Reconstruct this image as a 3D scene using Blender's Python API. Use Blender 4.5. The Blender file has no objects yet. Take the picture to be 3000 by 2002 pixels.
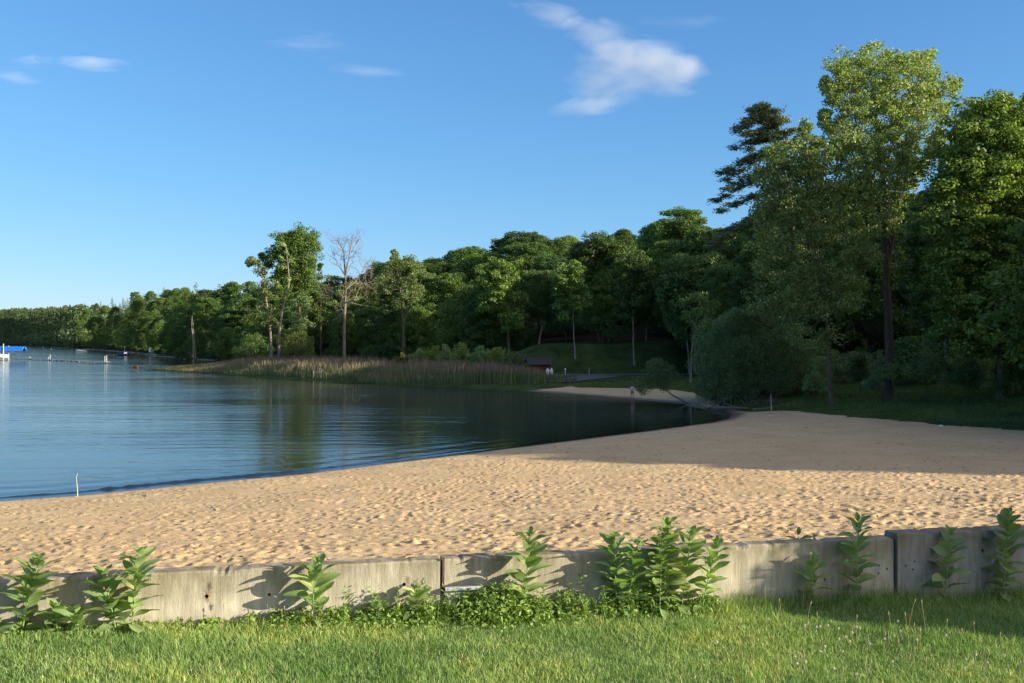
import bpy, math, random
import numpy as np
from mathutils import Vector, Matrix

random.seed(7)
rng = np.random.default_rng(11)
S = bpy.context.scene
COL = S.collection
R = math.radians

# ------------------------------------------------------------------ camera / light
F = 2917.0            # focal length in photo pixels (3000 wide)
HZ = 1003.0           # horizon row in photo pixels
CH = 6.0              # camera height over the lake
cam_d = bpy.data.cameras.new('camera'); cam = bpy.data.objects.new('camera', cam_d); COL.objects.link(cam)
cam_d.sensor_width = 36.0; cam_d.lens = 36.0 * F / 3000.0
cam_d.clip_start = 0.1; cam_d.clip_end = 20000
cam.location = (0, 0, CH)
cam.rotation_euler = (R(90) + 2.0 / F, 0, 0)
S.camera = cam
S.render.resolution_x = 1024; S.render.resolution_y = 683

SUN_EL, SUN_AZ = 16.0, 71.0    # light travels towards -X,+Y; azimuth measured from +Y
LD = Vector((-math.sin(R(SUN_AZ)) * math.cos(R(SUN_EL)), math.cos(R(SUN_AZ)) * math.cos(R(SUN_EL)), -math.sin(R(SUN_EL))))
W = bpy.data.worlds.new('World'); S.world = W; W.use_nodes = True
wn = W.node_tree; wn.nodes.clear()
wo = wn.nodes.new('ShaderNodeOutputWorld'); wb = wn.nodes.new('ShaderNodeBackground')
sky = wn.nodes.new('ShaderNodeTexSky'); sky.sky_type = 'NISHITA'; sky.sun_disc = False
sky.sun_elevation = R(SUN_EL); sky.sun_rotation = R(180 - SUN_AZ)
sky.altitude = 200; sky.air_density = 1.0; sky.dust_density = 0.0; sky.ozone_density = 8.0
wb.inputs['Strength'].default_value = 0.100
# warm fill glow added to the sky on the sun side to lift the shade
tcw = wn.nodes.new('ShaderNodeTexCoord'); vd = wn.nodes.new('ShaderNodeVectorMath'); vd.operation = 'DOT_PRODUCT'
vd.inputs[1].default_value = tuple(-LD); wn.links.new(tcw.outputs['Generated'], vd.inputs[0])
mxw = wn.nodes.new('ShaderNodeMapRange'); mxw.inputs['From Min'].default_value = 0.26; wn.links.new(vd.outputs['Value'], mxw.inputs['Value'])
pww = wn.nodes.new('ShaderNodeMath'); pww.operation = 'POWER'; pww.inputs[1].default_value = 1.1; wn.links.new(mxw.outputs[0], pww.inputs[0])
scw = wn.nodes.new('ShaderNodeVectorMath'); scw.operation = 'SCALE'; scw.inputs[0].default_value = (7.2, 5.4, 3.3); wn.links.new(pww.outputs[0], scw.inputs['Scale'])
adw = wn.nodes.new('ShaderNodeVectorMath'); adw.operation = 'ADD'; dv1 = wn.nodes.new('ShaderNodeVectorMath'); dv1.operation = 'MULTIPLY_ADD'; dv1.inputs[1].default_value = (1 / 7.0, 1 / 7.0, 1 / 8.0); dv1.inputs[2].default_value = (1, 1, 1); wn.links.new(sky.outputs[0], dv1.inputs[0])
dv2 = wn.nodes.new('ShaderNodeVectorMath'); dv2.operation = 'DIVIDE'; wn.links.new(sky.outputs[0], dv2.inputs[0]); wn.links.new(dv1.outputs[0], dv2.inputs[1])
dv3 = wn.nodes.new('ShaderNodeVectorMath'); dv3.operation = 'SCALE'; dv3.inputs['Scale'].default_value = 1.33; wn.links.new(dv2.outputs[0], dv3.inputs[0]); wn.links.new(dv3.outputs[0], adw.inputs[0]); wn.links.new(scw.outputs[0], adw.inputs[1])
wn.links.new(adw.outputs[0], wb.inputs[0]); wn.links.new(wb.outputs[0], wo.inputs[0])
sl = bpy.data.lights.new('sun', 'SUN'); sun = bpy.data.objects.new('sun', sl); COL.objects.link(sun)
sl.energy = 4.8; sl.angle = R(0.5); sl.color = (1.0, 0.88, 0.66)
sun.rotation_euler = LD.to_track_quat('-Z', 'Y').to_euler()
S.view_settings.view_transform = 'Standard'; S.view_settings.look = 'None'
S.view_settings.exposure = 1.2; S.view_settings.gamma = 1
S.cycles.max_bounces = 6; S.cycles.diffuse_bounces = 3; S.cycles.glossy_bounces = 3
S.cycles.transmission_bounces = 3; S.cycles.transparent_max_bounces = 12; S.cycles.volume_bounces = 1
S.cycles.caustics_reflective = False; S.cycles.caustics_refractive = False
S.cycles.volume_step_rate = 0.4; S.cycles.use_denoising = True

# ------------------------------------------------------------------ helpers
def at(px, py, z=0.0):
    """photo pixel + world height -> world point on that height"""
    d = F * (CH - z) / (py - HZ)
    return Vector(((px - 1500) * d / F, d, z))
def atd(px, py, d):
    return Vector(((px - 1500) * d / F, d, CH + (HZ - py) * d / F))

def tag(o, label=None, cat=None, group=None, kind=None):
    if label: o['label'] = label
    if cat: o['category'] = cat
    if group: o['group'] = group
    if kind: o['kind'] = kind
    return o
def empty(name, loc, rz=0.0):
    o = bpy.data.objects.new(name, None); COL.objects.link(o)
    o.location = loc; o.rotation_euler = (0, 0, rz); o.empty_display_size = 0.2
    return o
def link_mesh(name, me, mats=(), parent=None, smooth=False):
    for m in (mats if isinstance(mats, (list, tuple)) else [mats]): me.materials.append(m)
    if smooth: me.polygons.foreach_set('use_smooth', np.ones(len(me.polygons), bool))
    o = bpy.data.objects.new(name, me); COL.objects.link(o)
    if parent: o.parent = parent
    return o
def fast_mesh(name, V, Q):
    """V (n,3), Q (m,k) with constant k"""
    V = np.ascontiguousarray(V, np.float32); Q = np.ascontiguousarray(Q, np.int32)
    me = bpy.data.meshes.new(name)
    me.vertices.add(len(V)); me.vertices.foreach_set('co', V.ravel())
    me.loops.add(Q.size); me.loops.foreach_set('vertex_index', Q.ravel())
    me.polygons.add(len(Q)); k = Q.shape[1]
    me.polygons.foreach_set('loop_start', np.arange(0, Q.size, k, dtype=np.int32))
    me.update(calc_edges=True)
    return me
def attr(me, name, vals):
    a = me.attributes.new(name, 'FLOAT', 'POINT'); a.data.foreach_set('value', np.asarray(vals, np.float32).ravel())

class MB:
    def __init__(s): s.v = []; s.f = []
    def add(s, v, f):
        b = len(s.v); s.v += [tuple(p) for p in v]; s.f += [tuple(i + b for i in q) for q in f]; return s
    def box(s, c, size, rz=0.0, ry=0.0, rx=0.0):
        M = Matrix.Translation(c) @ Matrix.Rotation(rz, 4, 'Z') @ Matrix.Rotation(ry, 4, 'Y') @ Matrix.Rotation(rx, 4, 'X')
        hx, hy, hz = (q / 2 for q in size)
        v = [M @ Vector((a * hx, b * hy, c2 * hz)) for a in (-1, 1) for b in (-1, 1) for c2 in (-1, 1)]
        return s.add(v, [(0, 1, 3, 2), (4, 6, 7, 5), (0, 4, 5, 1), (2, 3, 7, 6), (0, 2, 6, 4), (1, 5, 7, 3)])
    def tube(s, pts, rad, n=8, cap=True):
        pts = [Vector(p) for p in pts]
        if not isinstance(rad, (list, tuple)): rad = [rad] * len(pts)
        rings = []
        for i, p in enumerate(pts):
            d = (pts[min(i + 1, len(pts) - 1)] - pts[max(i - 1, 0)]).normalized()
            u = d.cross(Vector((0, 0, 1)) if abs(d.z) < 0.9 else Vector((1, 0, 0))).normalized(); w = d.cross(u)
            rings.append([p + (u * math.cos(6.28319 * k / n) + w * math.sin(6.28319 * k / n)) * rad[i] for k in range(n)])
        v = [q for r in rings for q in r]; f = []
        for i in range(len(pts) - 1):
            for k in range(n):
                f.append((i * n + k, i * n + (k + 1) % n, (i + 1) * n + (k + 1) % n, (i + 1) * n + k))
        if cap: f.append(tuple(range(n))); f.append(tuple((len(pts) - 1) * n + k for k in range(n)))
        return s.add(v, f)
    def loft(s, sections, closed=True, caps=True):
        n = len(sections[0]); v = [p for sec in sections for p in sec]; f = []
        for i in range(len(sections) - 1):
            for k in range(n if closed else n - 1):
                f.append((i * n + k, i * n + (k + 1) % n, (i + 1) * n + (k + 1) % n, (i + 1) * n + k))
        if caps: f.append(tuple(range(n))); f.append(tuple((len(sections) - 1) * n + k for k in range(n)))
        return s.add(v, f)
    def lathe(s, prof, n=16, c=(0, 0, 0)):
        return s.loft([[(c[0] + r * math.cos(6.28319 * k / n), c[1] + r * math.sin(6.28319 * k / n), c[2] + z) for k in range(n)] for r, z in prof])
    def build(s, name, mat, parent=None, smooth=False):
        me = bpy.data.meshes.new(name); me.from_pydata(s.v, [], s.f); me.update()
        return link_mesh(name, me, [mat], parent, smooth)

def vnoise(x, y, scale, seed=0, octaves=1):
    """2-D value noise in [-1,1], vectorised"""
    out = np.zeros_like(x, dtype=np.float64); amp = 1.0; tot = 0
    for o in range(octaves):
        g = np.random.default_rng(seed + 101 * o).uniform(-1, 1, (256, 256))
        fx = x * scale * 2 ** o + 17.3; fy = y * scale * 2 ** o + 5.1
        ix = np.floor(fx).astype(int); iy = np.floor(fy).astype(int); tx = fx - ix; ty = fy - iy
        tx = tx * tx * (3 - 2 * tx); ty = ty * ty * (3 - 2 * ty)
        a = g[ix % 256, iy % 256]; b = g[(ix + 1) % 256, iy % 256]; c = g[ix % 256, (iy + 1) % 256]; d = g[(ix + 1) % 256, (iy + 1) % 256]
        out += amp * ((a * (1 - tx) + b * tx) * (1 - ty) + (c * (1 - tx) + d * tx) * ty); tot += amp; amp *= 0.5
    return out / tot

# ------------------------------------------------------------------ materials
def newmat(name):
    m = bpy.data.materials.new(name); m.use_nodes = True; nt = m.node_tree
    return m, nt, nt.nodes['Principled BSDF'], nt.nodes['Material Output']
def nd(nt, t, **kw):
    n = nt.nodes.new(t)
    for k, v in kw.items():
        if k in n.inputs: n.inputs[k].default_value = v
        else: setattr(n, k, v)
    return n
def ramp(nt, src, stops):
    r = nt.nodes.new('ShaderNodeValToRGB'); e = r.color_ramp.elements
    while len(e) < len(stops): e.new(0.5)
    for el, (p, c) in zip(e, stops): el.position = p; el.color = (*c, 1)
    nt.links.new(src, r.inputs[0]); return r
def plain(name, c, rough=0.7, var=0.25, scale=3.0, metal=0.0, bump=0.0, spec=0.3):
    m, nt, b, o = newmat(name)
    tc = nd(nt, 'ShaderNodeTexCoord'); n = nd(nt, 'ShaderNodeTexNoise', Scale=scale, Detail=6.0, Roughness=0.65)
    nt.links.new(tc.outputs['Object'], n.inputs['Vector'])
    lo = tuple(x * (1 - var) for x in c); hi = tuple(min(1, x * (1 + var)) for x in c)
    r = ramp(nt, n.outputs[0], [(0.3, lo), (0.7, hi)])
    nt.links.new(r.outputs[0], b.inputs['Base Color'])
    b.inputs['Roughness'].default_value = rough; b.inputs['Metallic'].default_value = metal
    b.inputs['Specular IOR Level'].default_value = spec
    if bump:
        bp = nd(nt, 'ShaderNodeBump', Strength=1.0, Distance=bump)
        nt.links.new(n.outputs[0], bp.inputs['Height']); nt.links.new(bp.outputs[0], b.inputs['Normal'])
    return m
def leafmat(name, c1, c2, transl=0.35, rough=0.55, c3=None, spec=0.25, tint=(1.0, 1.12, 0.35), objvar=0.35, patch=0):
    m, nt, b, o = newmat(name)
    g = nd(nt, 'ShaderNodeNewGeometry')
    stops = [(0.0, c1), (0.85, c2)] + ([(1.0, c3)] if c3 else [])
    r = ramp(nt, g.outputs['Random Per Island'], stops)
    oi = nd(nt, 'ShaderNodeObjectInfo')
    mr = nd(nt, 'ShaderNodeMapRange'); mr.inputs['To Min'].default_value = 1 - objvar; mr.inputs['To Max'].default_value = 1 + objvar
    nt.links.new(oi.outputs['Random'], mr.inputs['Value'])
    hs = nd(nt, 'ShaderNodeHueSaturation')
    if patch:
        pn = nd(nt, 'ShaderNodeTexNoise', Scale=patch, Detail=4.0, Roughness=.6); nt.links.new(g.outputs['Position'], pn.inputs['Vector'])
        rp_ = ramp(nt, pn.outputs[0], [(.36, (.62, .74, .62)), (.5, (1, 1, 1)), (.68, (1.5, 1.22, 1.05))]); mp_ = nd(nt, 'ShaderNodeMix', data_type='RGBA', blend_type='MULTIPLY'); mp_.inputs[0].default_value = 1.0
        nt.links.new(r.outputs[0], mp_.inputs[6]); nt.links.new(rp_.outputs[0], mp_.inputs[7]); nt.links.new(mp_.outputs[2], hs.inputs['Color'])
    else: nt.links.new(r.outputs[0], hs.inputs['Color'])
    nt.links.new(mr.outputs[0], hs.inputs['Value'])
    mh = nd(nt, 'ShaderNodeMapRange'); mh.inputs['To Min'].default_value = 0.480; mh.inputs['To Max'].default_value = 0.503; hs.inputs['Saturation'].default_value = 0.92
    ml = nd(nt, 'ShaderNodeMath', operation='MULTIPLY'); ml.inputs[1].default_value = 7.31
    fr = nd(nt, 'ShaderNodeMath', operation='FRACT')
    nt.links.new(oi.outputs['Random'], ml.inputs[0]); nt.links.new(ml.outputs[0], fr.inputs[0]); nt.links.new(fr.outputs[0], mh.inputs['Value'])
    nt.links.new(mh.outputs[0], hs.inputs['Hue'])
    nt.links.new(hs.outputs[0], b.inputs['Base Color'])
    b.inputs['Roughness'].default_value = rough; b.inputs['Specular IOR Level'].default_value = spec
    t = nd(nt, 'ShaderNodeBsdfTranslucent')
    mx = nd(nt, 'ShaderNodeMix', data_type='RGBA', blend_type='MULTIPLY'); mx.inputs[0].default_value = 1.0
    nt.links.new(hs.outputs[0], mx.inputs[6]); mx.inputs[7].default_value = (*[x * 1.3 for x in tint], 1)
    nt.links.new(mx.outputs[2], t.inputs[0])
    ms = nd(nt, 'ShaderNodeMixShader'); ms.inputs[0].default_value = transl
    nt.links.new(b.outputs[0], ms.inputs[1]); nt.links.new(t.outputs[0], ms.inputs[2]); nt.links.new(ms.outputs[0], o.inputs[0])
    return m

M = {}
M['maple'] = leafmat('maple_leaves', (0.045, 0.098, 0.018), (0.128, 0.225, 0.039), c3=(0.195, 0.285, 0.060))
M['brightmaple'] = leafmat('bright_maple_leaves', (0.070, 0.125, 0.020), (0.190, 0.290, 0.045), c3=(0.28, 0.36, 0.07))
M['dark'] = leafmat('dark_leaves', (0.038, 0.083, 0.021), (0.093, 0.173, 0.042), c3=(0.150, 0.225, 0.060))
M['cotton'] = leafmat('cottonwood_leaves', (0.101, 0.155, 0.041), (0.223, 0.304, 0.088), c3=(0.32, 0.38, 0.16), spec=0.25, rough=0.5)
M['pine'] = leafmat('pine_needles', (0.045, 0.080, 0.029), (0.136, 0.176, 0.061), transl=0.15)
M['bluepine'] = leafmat('leaning_pine_needles', (0.070, 0.100, 0.040), (0.170, 0.200, 0.080), transl=0.15)
M['willow'] = leafmat('willow_leaves', (0.105, 0.170, 0.055), (0.210, 0.295, 0.100), transl=0.25, c3=(0.29, 0.36, 0.15))
M['brightwillow'] = leafmat('bright_willow_leaves', (0.104, 0.156, 0.026), (0.247, 0.312, 0.065), transl=0.35)
M['far'] = leafmat('far_forest_leaves', (0.032, 0.063, 0.023), (0.098, 0.144, 0.046), transl=0.25)
M['milkweed'] = leafmat('milkweed_leaves', (0.136, 0.235, 0.065), (0.224, 0.353, 0.112), transl=0.35, rough=0.5, objvar=0.12, c3=(0.448, 0.470, 0.190), spec=0.25)
M['weed'] = leafmat('weed_leaves', (0.084, 0.180, 0.025), (0.204, 0.360, 0.054), transl=0.25, objvar=0.05)
M['grass'] = leafmat('grass_blades', (0.104, 0.208, 0.035), (0.278, 0.418, 0.097), transl=0.25, c3=(0.585, 0.528, 0.265), objvar=0.0, patch=.9)
M['bankgrass'] = leafmat('bank_grass_blades', (0.060, 0.108, 0.024), (0.144, 0.216, 0.054), transl=0.35, c3=(0.264, 0.264, 0.120), objvar=0.0, patch=.25)
M['reedgreen'] = leafmat('reed_leaves', (0.048, 0.102, 0.048), (0.120, 0.180, 0.078), transl=0.25, c3=(0.300, 0.288, 0.132), objvar=0.0, patch=.12)
M['reeddry'] = leafmat('reed_plumes', (0.14, 0.105, 0.065), (0.26, 0.205, 0.13), transl=0.2, tint=(1, .8, .6), objvar=0.0)
M['seed'] = leafmat('seed_heads', (0.22, 0.19, 0.10), (0.45, 0.36, 0.20), transl=0.2, tint=(1, .9, .6), objvar=0.0)
M['clover'] = leafmat('clover_flowers', (0.45, 0.38, 0.33), (0.7, 0.62, 0.55), transl=0.2, tint=(1, .9, .8), objvar=0.0)
M['stem'] = plain('green_stem', (0.20, 0.30, 0.12), 0.5, 0.15, 20)
M['flower'] = plain('milkweed_buds', (0.24, 0.30, 0.15), 0.6, 0.35, 60)
M['pinkflower'] = plain('milkweed_pink_buds', (0.42, 0.24, 0.20), 0.6, 0.35, 60)
def barkmat(name, c, sc=2.0, bump=0.04, mottled=0.0):
    m, nt, b, o = newmat(name)
    tc = nd(nt, 'ShaderNodeTexCoord'); mp = nd(nt, 'ShaderNodeMapping'); mp.inputs['Scale'].default_value = (6 * sc, 6 * sc, 0.8 * sc)
    n = nd(nt, 'ShaderNodeTexNoise', Scale=1.0, Detail=8.0, Roughness=0.7)
    nt.links.new(tc.outputs['Object'], mp.inputs[0]); nt.links.new(mp.outputs[0], n.inputs['Vector'])
    r = ramp(nt, n.outputs[0], [(0.35, tuple(x * 0.45 for x in c)), (0.6, c), (0.8, tuple(min(1, x * 1.35) for x in c))])
    nt.links.new(r.outputs[0], b.inputs['Base Color']); b.inputs['Roughness'].default_value = 0.9; b.inputs['Specular IOR Level'].default_value = 0.1
    bp = nd(nt, 'ShaderNodeBump', Strength=1.0, Distance=bump); nt.links.new(n.outputs[0], bp.inputs['Height']); nt.links.new(bp.outputs[0], b.inputs['Normal'])
    return m
M['bark'] = barkmat('brown_bark', (0.16, 0.125, 0.095))
M['paleb'] = barkmat('pale_bark', (0.33, 0.29, 0.24))
M['deadb'] = barkmat('bare_wood', (0.27, 0.215, 0.17))
M['drift'] = barkmat('driftwood', (0.24, 0.19, 0.15))

# ------------------------------------------------------------------ terrain
shore_px = [(-900, 1560), (-400, 1505), (0, 1472), (226, 1456), (511, 1427), (894, 1391), (1277, 1344), (1660, 1296), (1915, 1264), (2106, 1238),
            (2150, 1226), (2157, 1214), (2130, 1204), (2075, 1200), (2045, 1194), (2010, 1184), (1970, 1179), (1894, 1173), (1852, 1169), (1700, 1157), (1600, 1149), (1500, 1143),
            (1250, 1132), (1100, 1124), (979, 1117), (850, 1110), (720, 1101), (600, 1093), (520, 1089), (462, 1085), (448, 1083), (500, 1081.5), (560, 1080), (650, 1077),
            (700, 1069), (640, 1064), (583, 1059), (520, 1050), (459, 1043), (374, 1033.5), (300, 1028), (223, 1022.5), (130, 1017.5), (60, 1013), (0, 1010.5), (-150, 1009), (-600, 1008), (-1500, 1007.5)]
SHORE = np.array([[at(a, b).x, at(a, b).y] for a, b in shore_px])
land_poly = np.vstack([SHORE, [[-5000, 12000], [9000, 12000], [9000, -400], [-3000, -400], [-60, 20]]])
def seg_dist(x, y, P):
    d = np.full(x.shape, 1e18)
    for (ax, ay), (bx, by) in zip(P[:-1], P[1:]):
        vx, vy = bx - ax, by - ay; L = vx * vx + vy * vy
        t = np.clip(((x - ax) * vx + (y - ay) * vy) / L, 0, 1)
        d = np.minimum(d, (x - ax - t * vx) ** 2 + (y - ay - t * vy) ** 2)
    return np.sqrt(d)
def inside(x, y, P):
    c = np.zeros(x.shape, bool); n = len(P)
    for i in range(n):
        ax, ay = P[i]; bx, by = P[(i + 1) % n]
        if ay == by: continue
        m = ((ay > y) != (by > y)) & (x < (bx - ax) * (y - ay) / (by - ay) + ax)
        c ^= m
    return c
def shore_s(x, y):
    d = seg_dist(x, y, SHORE); return np.where(inside(x, y, land_poly), d, -d)
WALL_A, WALL_B = 8.83, 0.217
def wall_y(x): return WALL_A + WALL_B * x
def lawn_z(x, y): return 3.60 - 0.027 * np.clip(x, -12, 12)
T_PX = [-3000, -300, 0, 100, 223, 374, 460, 583, 640, 900, 1300, 1600, 2000, 2400, 3000, 4200, 6000]
T_DS = [2700, 2600, 2300, 1500, 900, 590, 470, 350, 290, 225, 190, 176, 150, 118, 92, 84, 80]
T_DR = [3600, 3400, 3000, 2100, 1500, 1000, 820, 640, 520, 400, 340, 310, 270, 230, 190, 170, 160]
T_TOP = [905, 903, 902, 899, 892, 875, 865, 853, 843, 800, 735, 668, 620, 590, 560, 560, 560]
def ridge(px):
    dr = np.interp(px, T_PX, T_DR); return dr, np.maximum(3.0, CH + (HZ - np.interp(px, T_PX, T_TOP)) / F * dr - 21.0)
def ground_z(x, y, s=None):
    x = np.asarray(x, float); y = np.asarray(y, float)
    if s is None: s = shore_s(x, y)
    sp = np.maximum(s, 0)
    dw = np.maximum((y - wall_y(x)) * 0.977, 0)
    z = 1.15 * (1 - np.exp(-sp / 11)) + 2.25 * np.clip(1 - dw / 31, 0, 1) ** 1.5 * (1 - np.exp(-sp / 7)) * (y < 60)
    px = 1500 + F * x / np.maximum(y, 1.0)
    px = np.where(y < 30, 6000, px)
    ds = np.interp(px, T_PX, T_DS); dr, hr = ridge(px)
    far = y > 30
    t = np.clip((y - ds) / (dr - ds), 0, 1)
    # slope of the wooded hill
    z = z + np.where(far, hr * (t * t * (3 - 2 * t)), 0)
    # rising bank out of frame on the right
    bx = np.clip((x - 34 + 0.0 * y) / 60, 0, 1)
    z = z + np.where((y > 0) & (y < 400), 5.0 * bx, 0) * np.clip((y + 0.4 * (x - 40) - 24) / 25, 0, 1)
    # mown bank behind the road
    pk = np.clip((y - 152) / 12, 0, 1) * np.exp(-((x - 15) / 17) ** 4)
    z = z + 4.6 * pk * pk * (3 - 2 * pk)
    z = np.where(s < 0, -0.09 * np.minimum(-s, 40) - 0.02, z)
    return z
def gz(x, y): return float(ground_z(np.array([x]), np.array([y]))[0])

# sand region
gr_edge = [(3600, 1300, 1.2), (3000, 1262, 1.0), (2808, 1245, 1.0), (2500, 1215, .85), (2400, 1203, .75), (2336, 1197, .65), (2200, 1192, .6), (2120, 1178, .55), (2040, 1153, .5), (1960, 1144, .5), (1885, 1141, .5), (1700, 1134, .5), (1672, 1131, .5), (1634, 1135, .4), (1500, 1139, .3),
           (1350, 1133.5, .25), (1250, 1129.5, .2), (979, 1115, .2), (850, 1107.5, .2), (600, 1091, .2)]
SE = [[at(a, b, c).x, at(a, b, c).y] for a, b, c in gr_edge]
sand_poly = np.array([[60, -50], [60, 9]] + [[42, 30]] + SE + [[-200, 205], [-200, 5], [-60, -50]])
def sand_mask(x, y):
    d = seg_dist(x, y, np.vstack([sand_poly, sand_poly[:1]]))
    m = np.where(inside(x, y, sand_poly), d, -d)
    return m + vnoise(x, y, 0.35, 5, 3) * np.where(y > 100, 0.2, 0.9 * np.clip(y / 50, 0.2, 1))

def polar(us, ys):
    U, Y = np.meshgrid(us, ys); return U * Y, Y
def grid_faces(nr, nc, keep=None):
    i = np.arange(nr - 1)[:, None] * nc + np.arange(nc - 1)[None, :]
    Q = np.stack([i, i + 1, i + nc + 1, i + nc], -1)
    if keep is not None: Q = Q[keep[:-1, :-1] | keep[1:, :-1] | keep[:-1, 1:] | keep[1:, 1:]]
    return Q.reshape(-1, 4)
def compact(V, Q):
    used = np.unique(Q); mp = np.full(len(V), -1); mp[used] = np.arange(len(used)); return V[used], mp[Q], used

# footprints height field
hx0, hy0, hs = -32.0, 9.0, 0.05
nx, ny = int(92 / hs), int(90 / hs)
hxs = hx0 + np.arange(nx) * hs; hys = hy0 + np.arange(ny) * hs
HX, HY = np.meshgrid(hxs, hys)
hm = 0.030 * vnoise(HX, HY, 0.9, 31, 3) + 0.05 * vnoise(HX, HY, 0.22, 33, 2) + 0.012 * vnoise(HX, HY, 3.0, 37, 2) + 0.022 * vnoise(HX * .22, HY, 1.6, 39, 2)
pr = np.random.default_rng(5)
def pit(cx, cy, a, b, th, dep):
    r = max(a, b) * 2.4; i0 = int((cx - r - hx0) / hs); i1 = int((cx + r - hx0) / hs) + 1; j0 = int((cy - r - hy0) / hs); j1 = int((cy + r - hy0) / hs) + 1
    if i0 < 0 or j0 < 0 or i1 >= nx or j1 >= ny: return
    dx = HX[j0:j1, i0:i1] - cx; dy = HY[j0:j1, i0:i1] - cy
    u = (dx * math.cos(th) + dy * math.sin(th)) / a; v = (-dx * math.sin(th) + dy * math.cos(th)) / b
    q = u * u + v * v
    hm[j0:j1, i0:i1] += -dep * np.exp(-q * 1.2) + dep * 0.45 * np.exp(-(np.sqrt(q) - 1.45) ** 2 * 4)
for k in range(26000):
    y = 10 + 62 * pr.random() ** 1.15; x = y * pr.uniform(-0.62, 0.72)
    if k % 3 == 0 and vnoise(np.array([x]), np.array([y]), 0.12, 77)[0] < 0.05: continue
    sc = pr.uniform(0.6, 1.25)
    pit(x, y, 0.125 * sc, 0.07 * sc, pr.uniform(0, 3.14), pr.uniform(0.02, 0.06) * sc)
for k in range(60):        # walking tracks
    y = 12 + 45 * pr.random(); x = y * pr.uniform(-.55, .65); th = pr.uniform(-0.5, 0.6) + (0 if pr.random() < .6 else 1.4)
    for j in range(26):
        x += 0.62 * math.cos(th); y += 0.62 * math.sin(th); th += pr.normal() * .05; sd = 0.11 * (1 if j % 2 else -1)
        pit(x - sd * math.sin(th), y + sd * math.cos(th), 0.16, 0.08, th, pr.uniform(.035, .07))
def hsample(x, y):
    i = np.clip((x - hx0) / hs, 0, nx - 2); j = np.clip((y - hy0) / hs, 0, ny - 2)
    i0 = i.astype(int); j0 = j.astype(int); a = i - i0; b = j - j0
    return (hm[j0, i0] * (1 - a) + hm[j0, i0 + 1] * a) * (1 - b) + (hm[j0 + 1, i0] * (1 - a) + hm[j0 + 1, i0 + 1] * a) * b

def mat_sand():
    m, nt, b, o = newmat('beach_sand')
    g = nd(nt, 'ShaderNodeNewGeometry'); sp = nd(nt, 'ShaderNodeSeparateXYZ'); nt.links.new(g.outputs['Position'], sp.inputs[0])
    n1 = nd(nt, 'ShaderNodeTexNoise', Scale=0.5, Detail=6.0, Roughness=0.6); n2 = nd(nt, 'ShaderNodeTexNoise', Scale=9.0, Detail=8.0, Roughness=0.75)
    n3 = nd(nt, 'ShaderNodeTexNoise', Scale=160.0, Detail=3.0)
    for n in (n1, n2, n3): nt.links.new(g.outputs['Position'], n.inputs['Vector'])
    r1 = ramp(nt, n1.outputs[0], [(0.3, (0.50, 0.355, 0.185)), (0.7, (0.61, 0.445, 0.25))])
    r2 = ramp(nt, n2.outputs[0], [(0.30, (0.62, 0.60, 0.58)), (0.5, (1, 1, 1)), (0.75, (1.0, 1.0, 1.0))])
    mx = nd(nt, 'ShaderNodeMix', data_type='RGBA', blend_type='MULTIPLY'); mx.inputs[0].default_value = 0.8
    nt.links.new(r1.outputs[0], mx.inputs[6]); nt.links.new(r2.outputs[0], mx.inputs[7])
    # debris specks
    v = nd(nt, 'ShaderNodeTexVoronoi', Scale=2.3); nt.links.new(g.outputs['Position'], v.inputs['Vector'])
    rv = ramp(nt, v.outputs['Distance'], [(0.035, (0.25, 0.2, 0.16)), (0.06, (1, 1, 1))])
    mv = nd(nt, 'ShaderNodeMix', data_type='RGBA', blend_type='MULTIPLY'); mv.inputs[0].default_value = 0.9
    nt.links.new(mx.outputs[2], mv.inputs[6]); nt.links.new(rv.outputs[0], mv.inputs[7])
    # wet near the waterline
    nw = nd(nt, 'ShaderNodeTexNoise', Scale=0.8, Detail=4.0); nt.links.new(g.outputs['Position'], nw.inputs['Vector'])
    ad = nd(nt, 'ShaderNodeMath', operation='MULTIPLY_ADD'); ad.inputs[1].default_value = -0.14; nt.links.new(nw.outputs[0], ad.inputs[0]); nt.links.new(sp.outputs['Z'], ad.inputs[2])
    wet = nd(nt, 'ShaderNodeMapRange'); wet.inputs['From Min'].default_value = -0.02; wet.inputs['From Max'].default_value = 0.09; nt.links.new(ad.outputs[0], wet.inputs['Value'])
    mw = nd(nt, 'ShaderNodeMix', data_type='RGBA'); nt.links.new(wet.outputs[0], mw.inputs[0]); mw.inputs[6].default_value = (0.155, 0.105, 0.065, 1)
    nt.links.new(mv.outputs[2], mw.inputs[7]); nt.links.new(mw.outputs[2], b.inputs['Base Color'])
    rr = nd(nt, 'ShaderNodeMapRange'); rr.inputs['To Min'].default_value = 0.35; rr.inputs['To Max'].default_value = 0.95; nt.links.new(wet.outputs[0], rr.inputs['Value']); nt.links.new(rr.outputs[0], b.inputs['Roughness'])
    b.inputs['Specular IOR Level'].default_value = 0.2
    bp = nd(nt, 'ShaderNodeBump', Strength=0.9, Distance=0.05); nt.links.new(n2.outputs[0], bp.inputs['Height'])
    bp2 = nd(nt, 'ShaderNodeBump', Strength=0.5, Distance=0.004); nt.links.new(n3.outputs[0], bp2.inputs['Height']); nt.links.new(bp.outputs[0], bp2.inputs['Normal'])
    nt.links.new(bp2.outputs[0], b.inputs['Normal'])
    return m
us = np.linspace(-0.66, 0.80, 820); ys = 8.3 * (140 / 8.3) ** np.linspace(0, 1, 720)
X, Y = polar(us, ys); s = shore_s(X, Y); mk = sand_mask(X, Y); z = ground_z(X, Y, s)
z = z + np.clip(mk, -4, 1) * 0.05
fall = np.clip(s / 1.5, 0, 1) * np.clip((90 - Y) / 20, 0, 1)
z = z + hsample(X, Y) * fall
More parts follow.
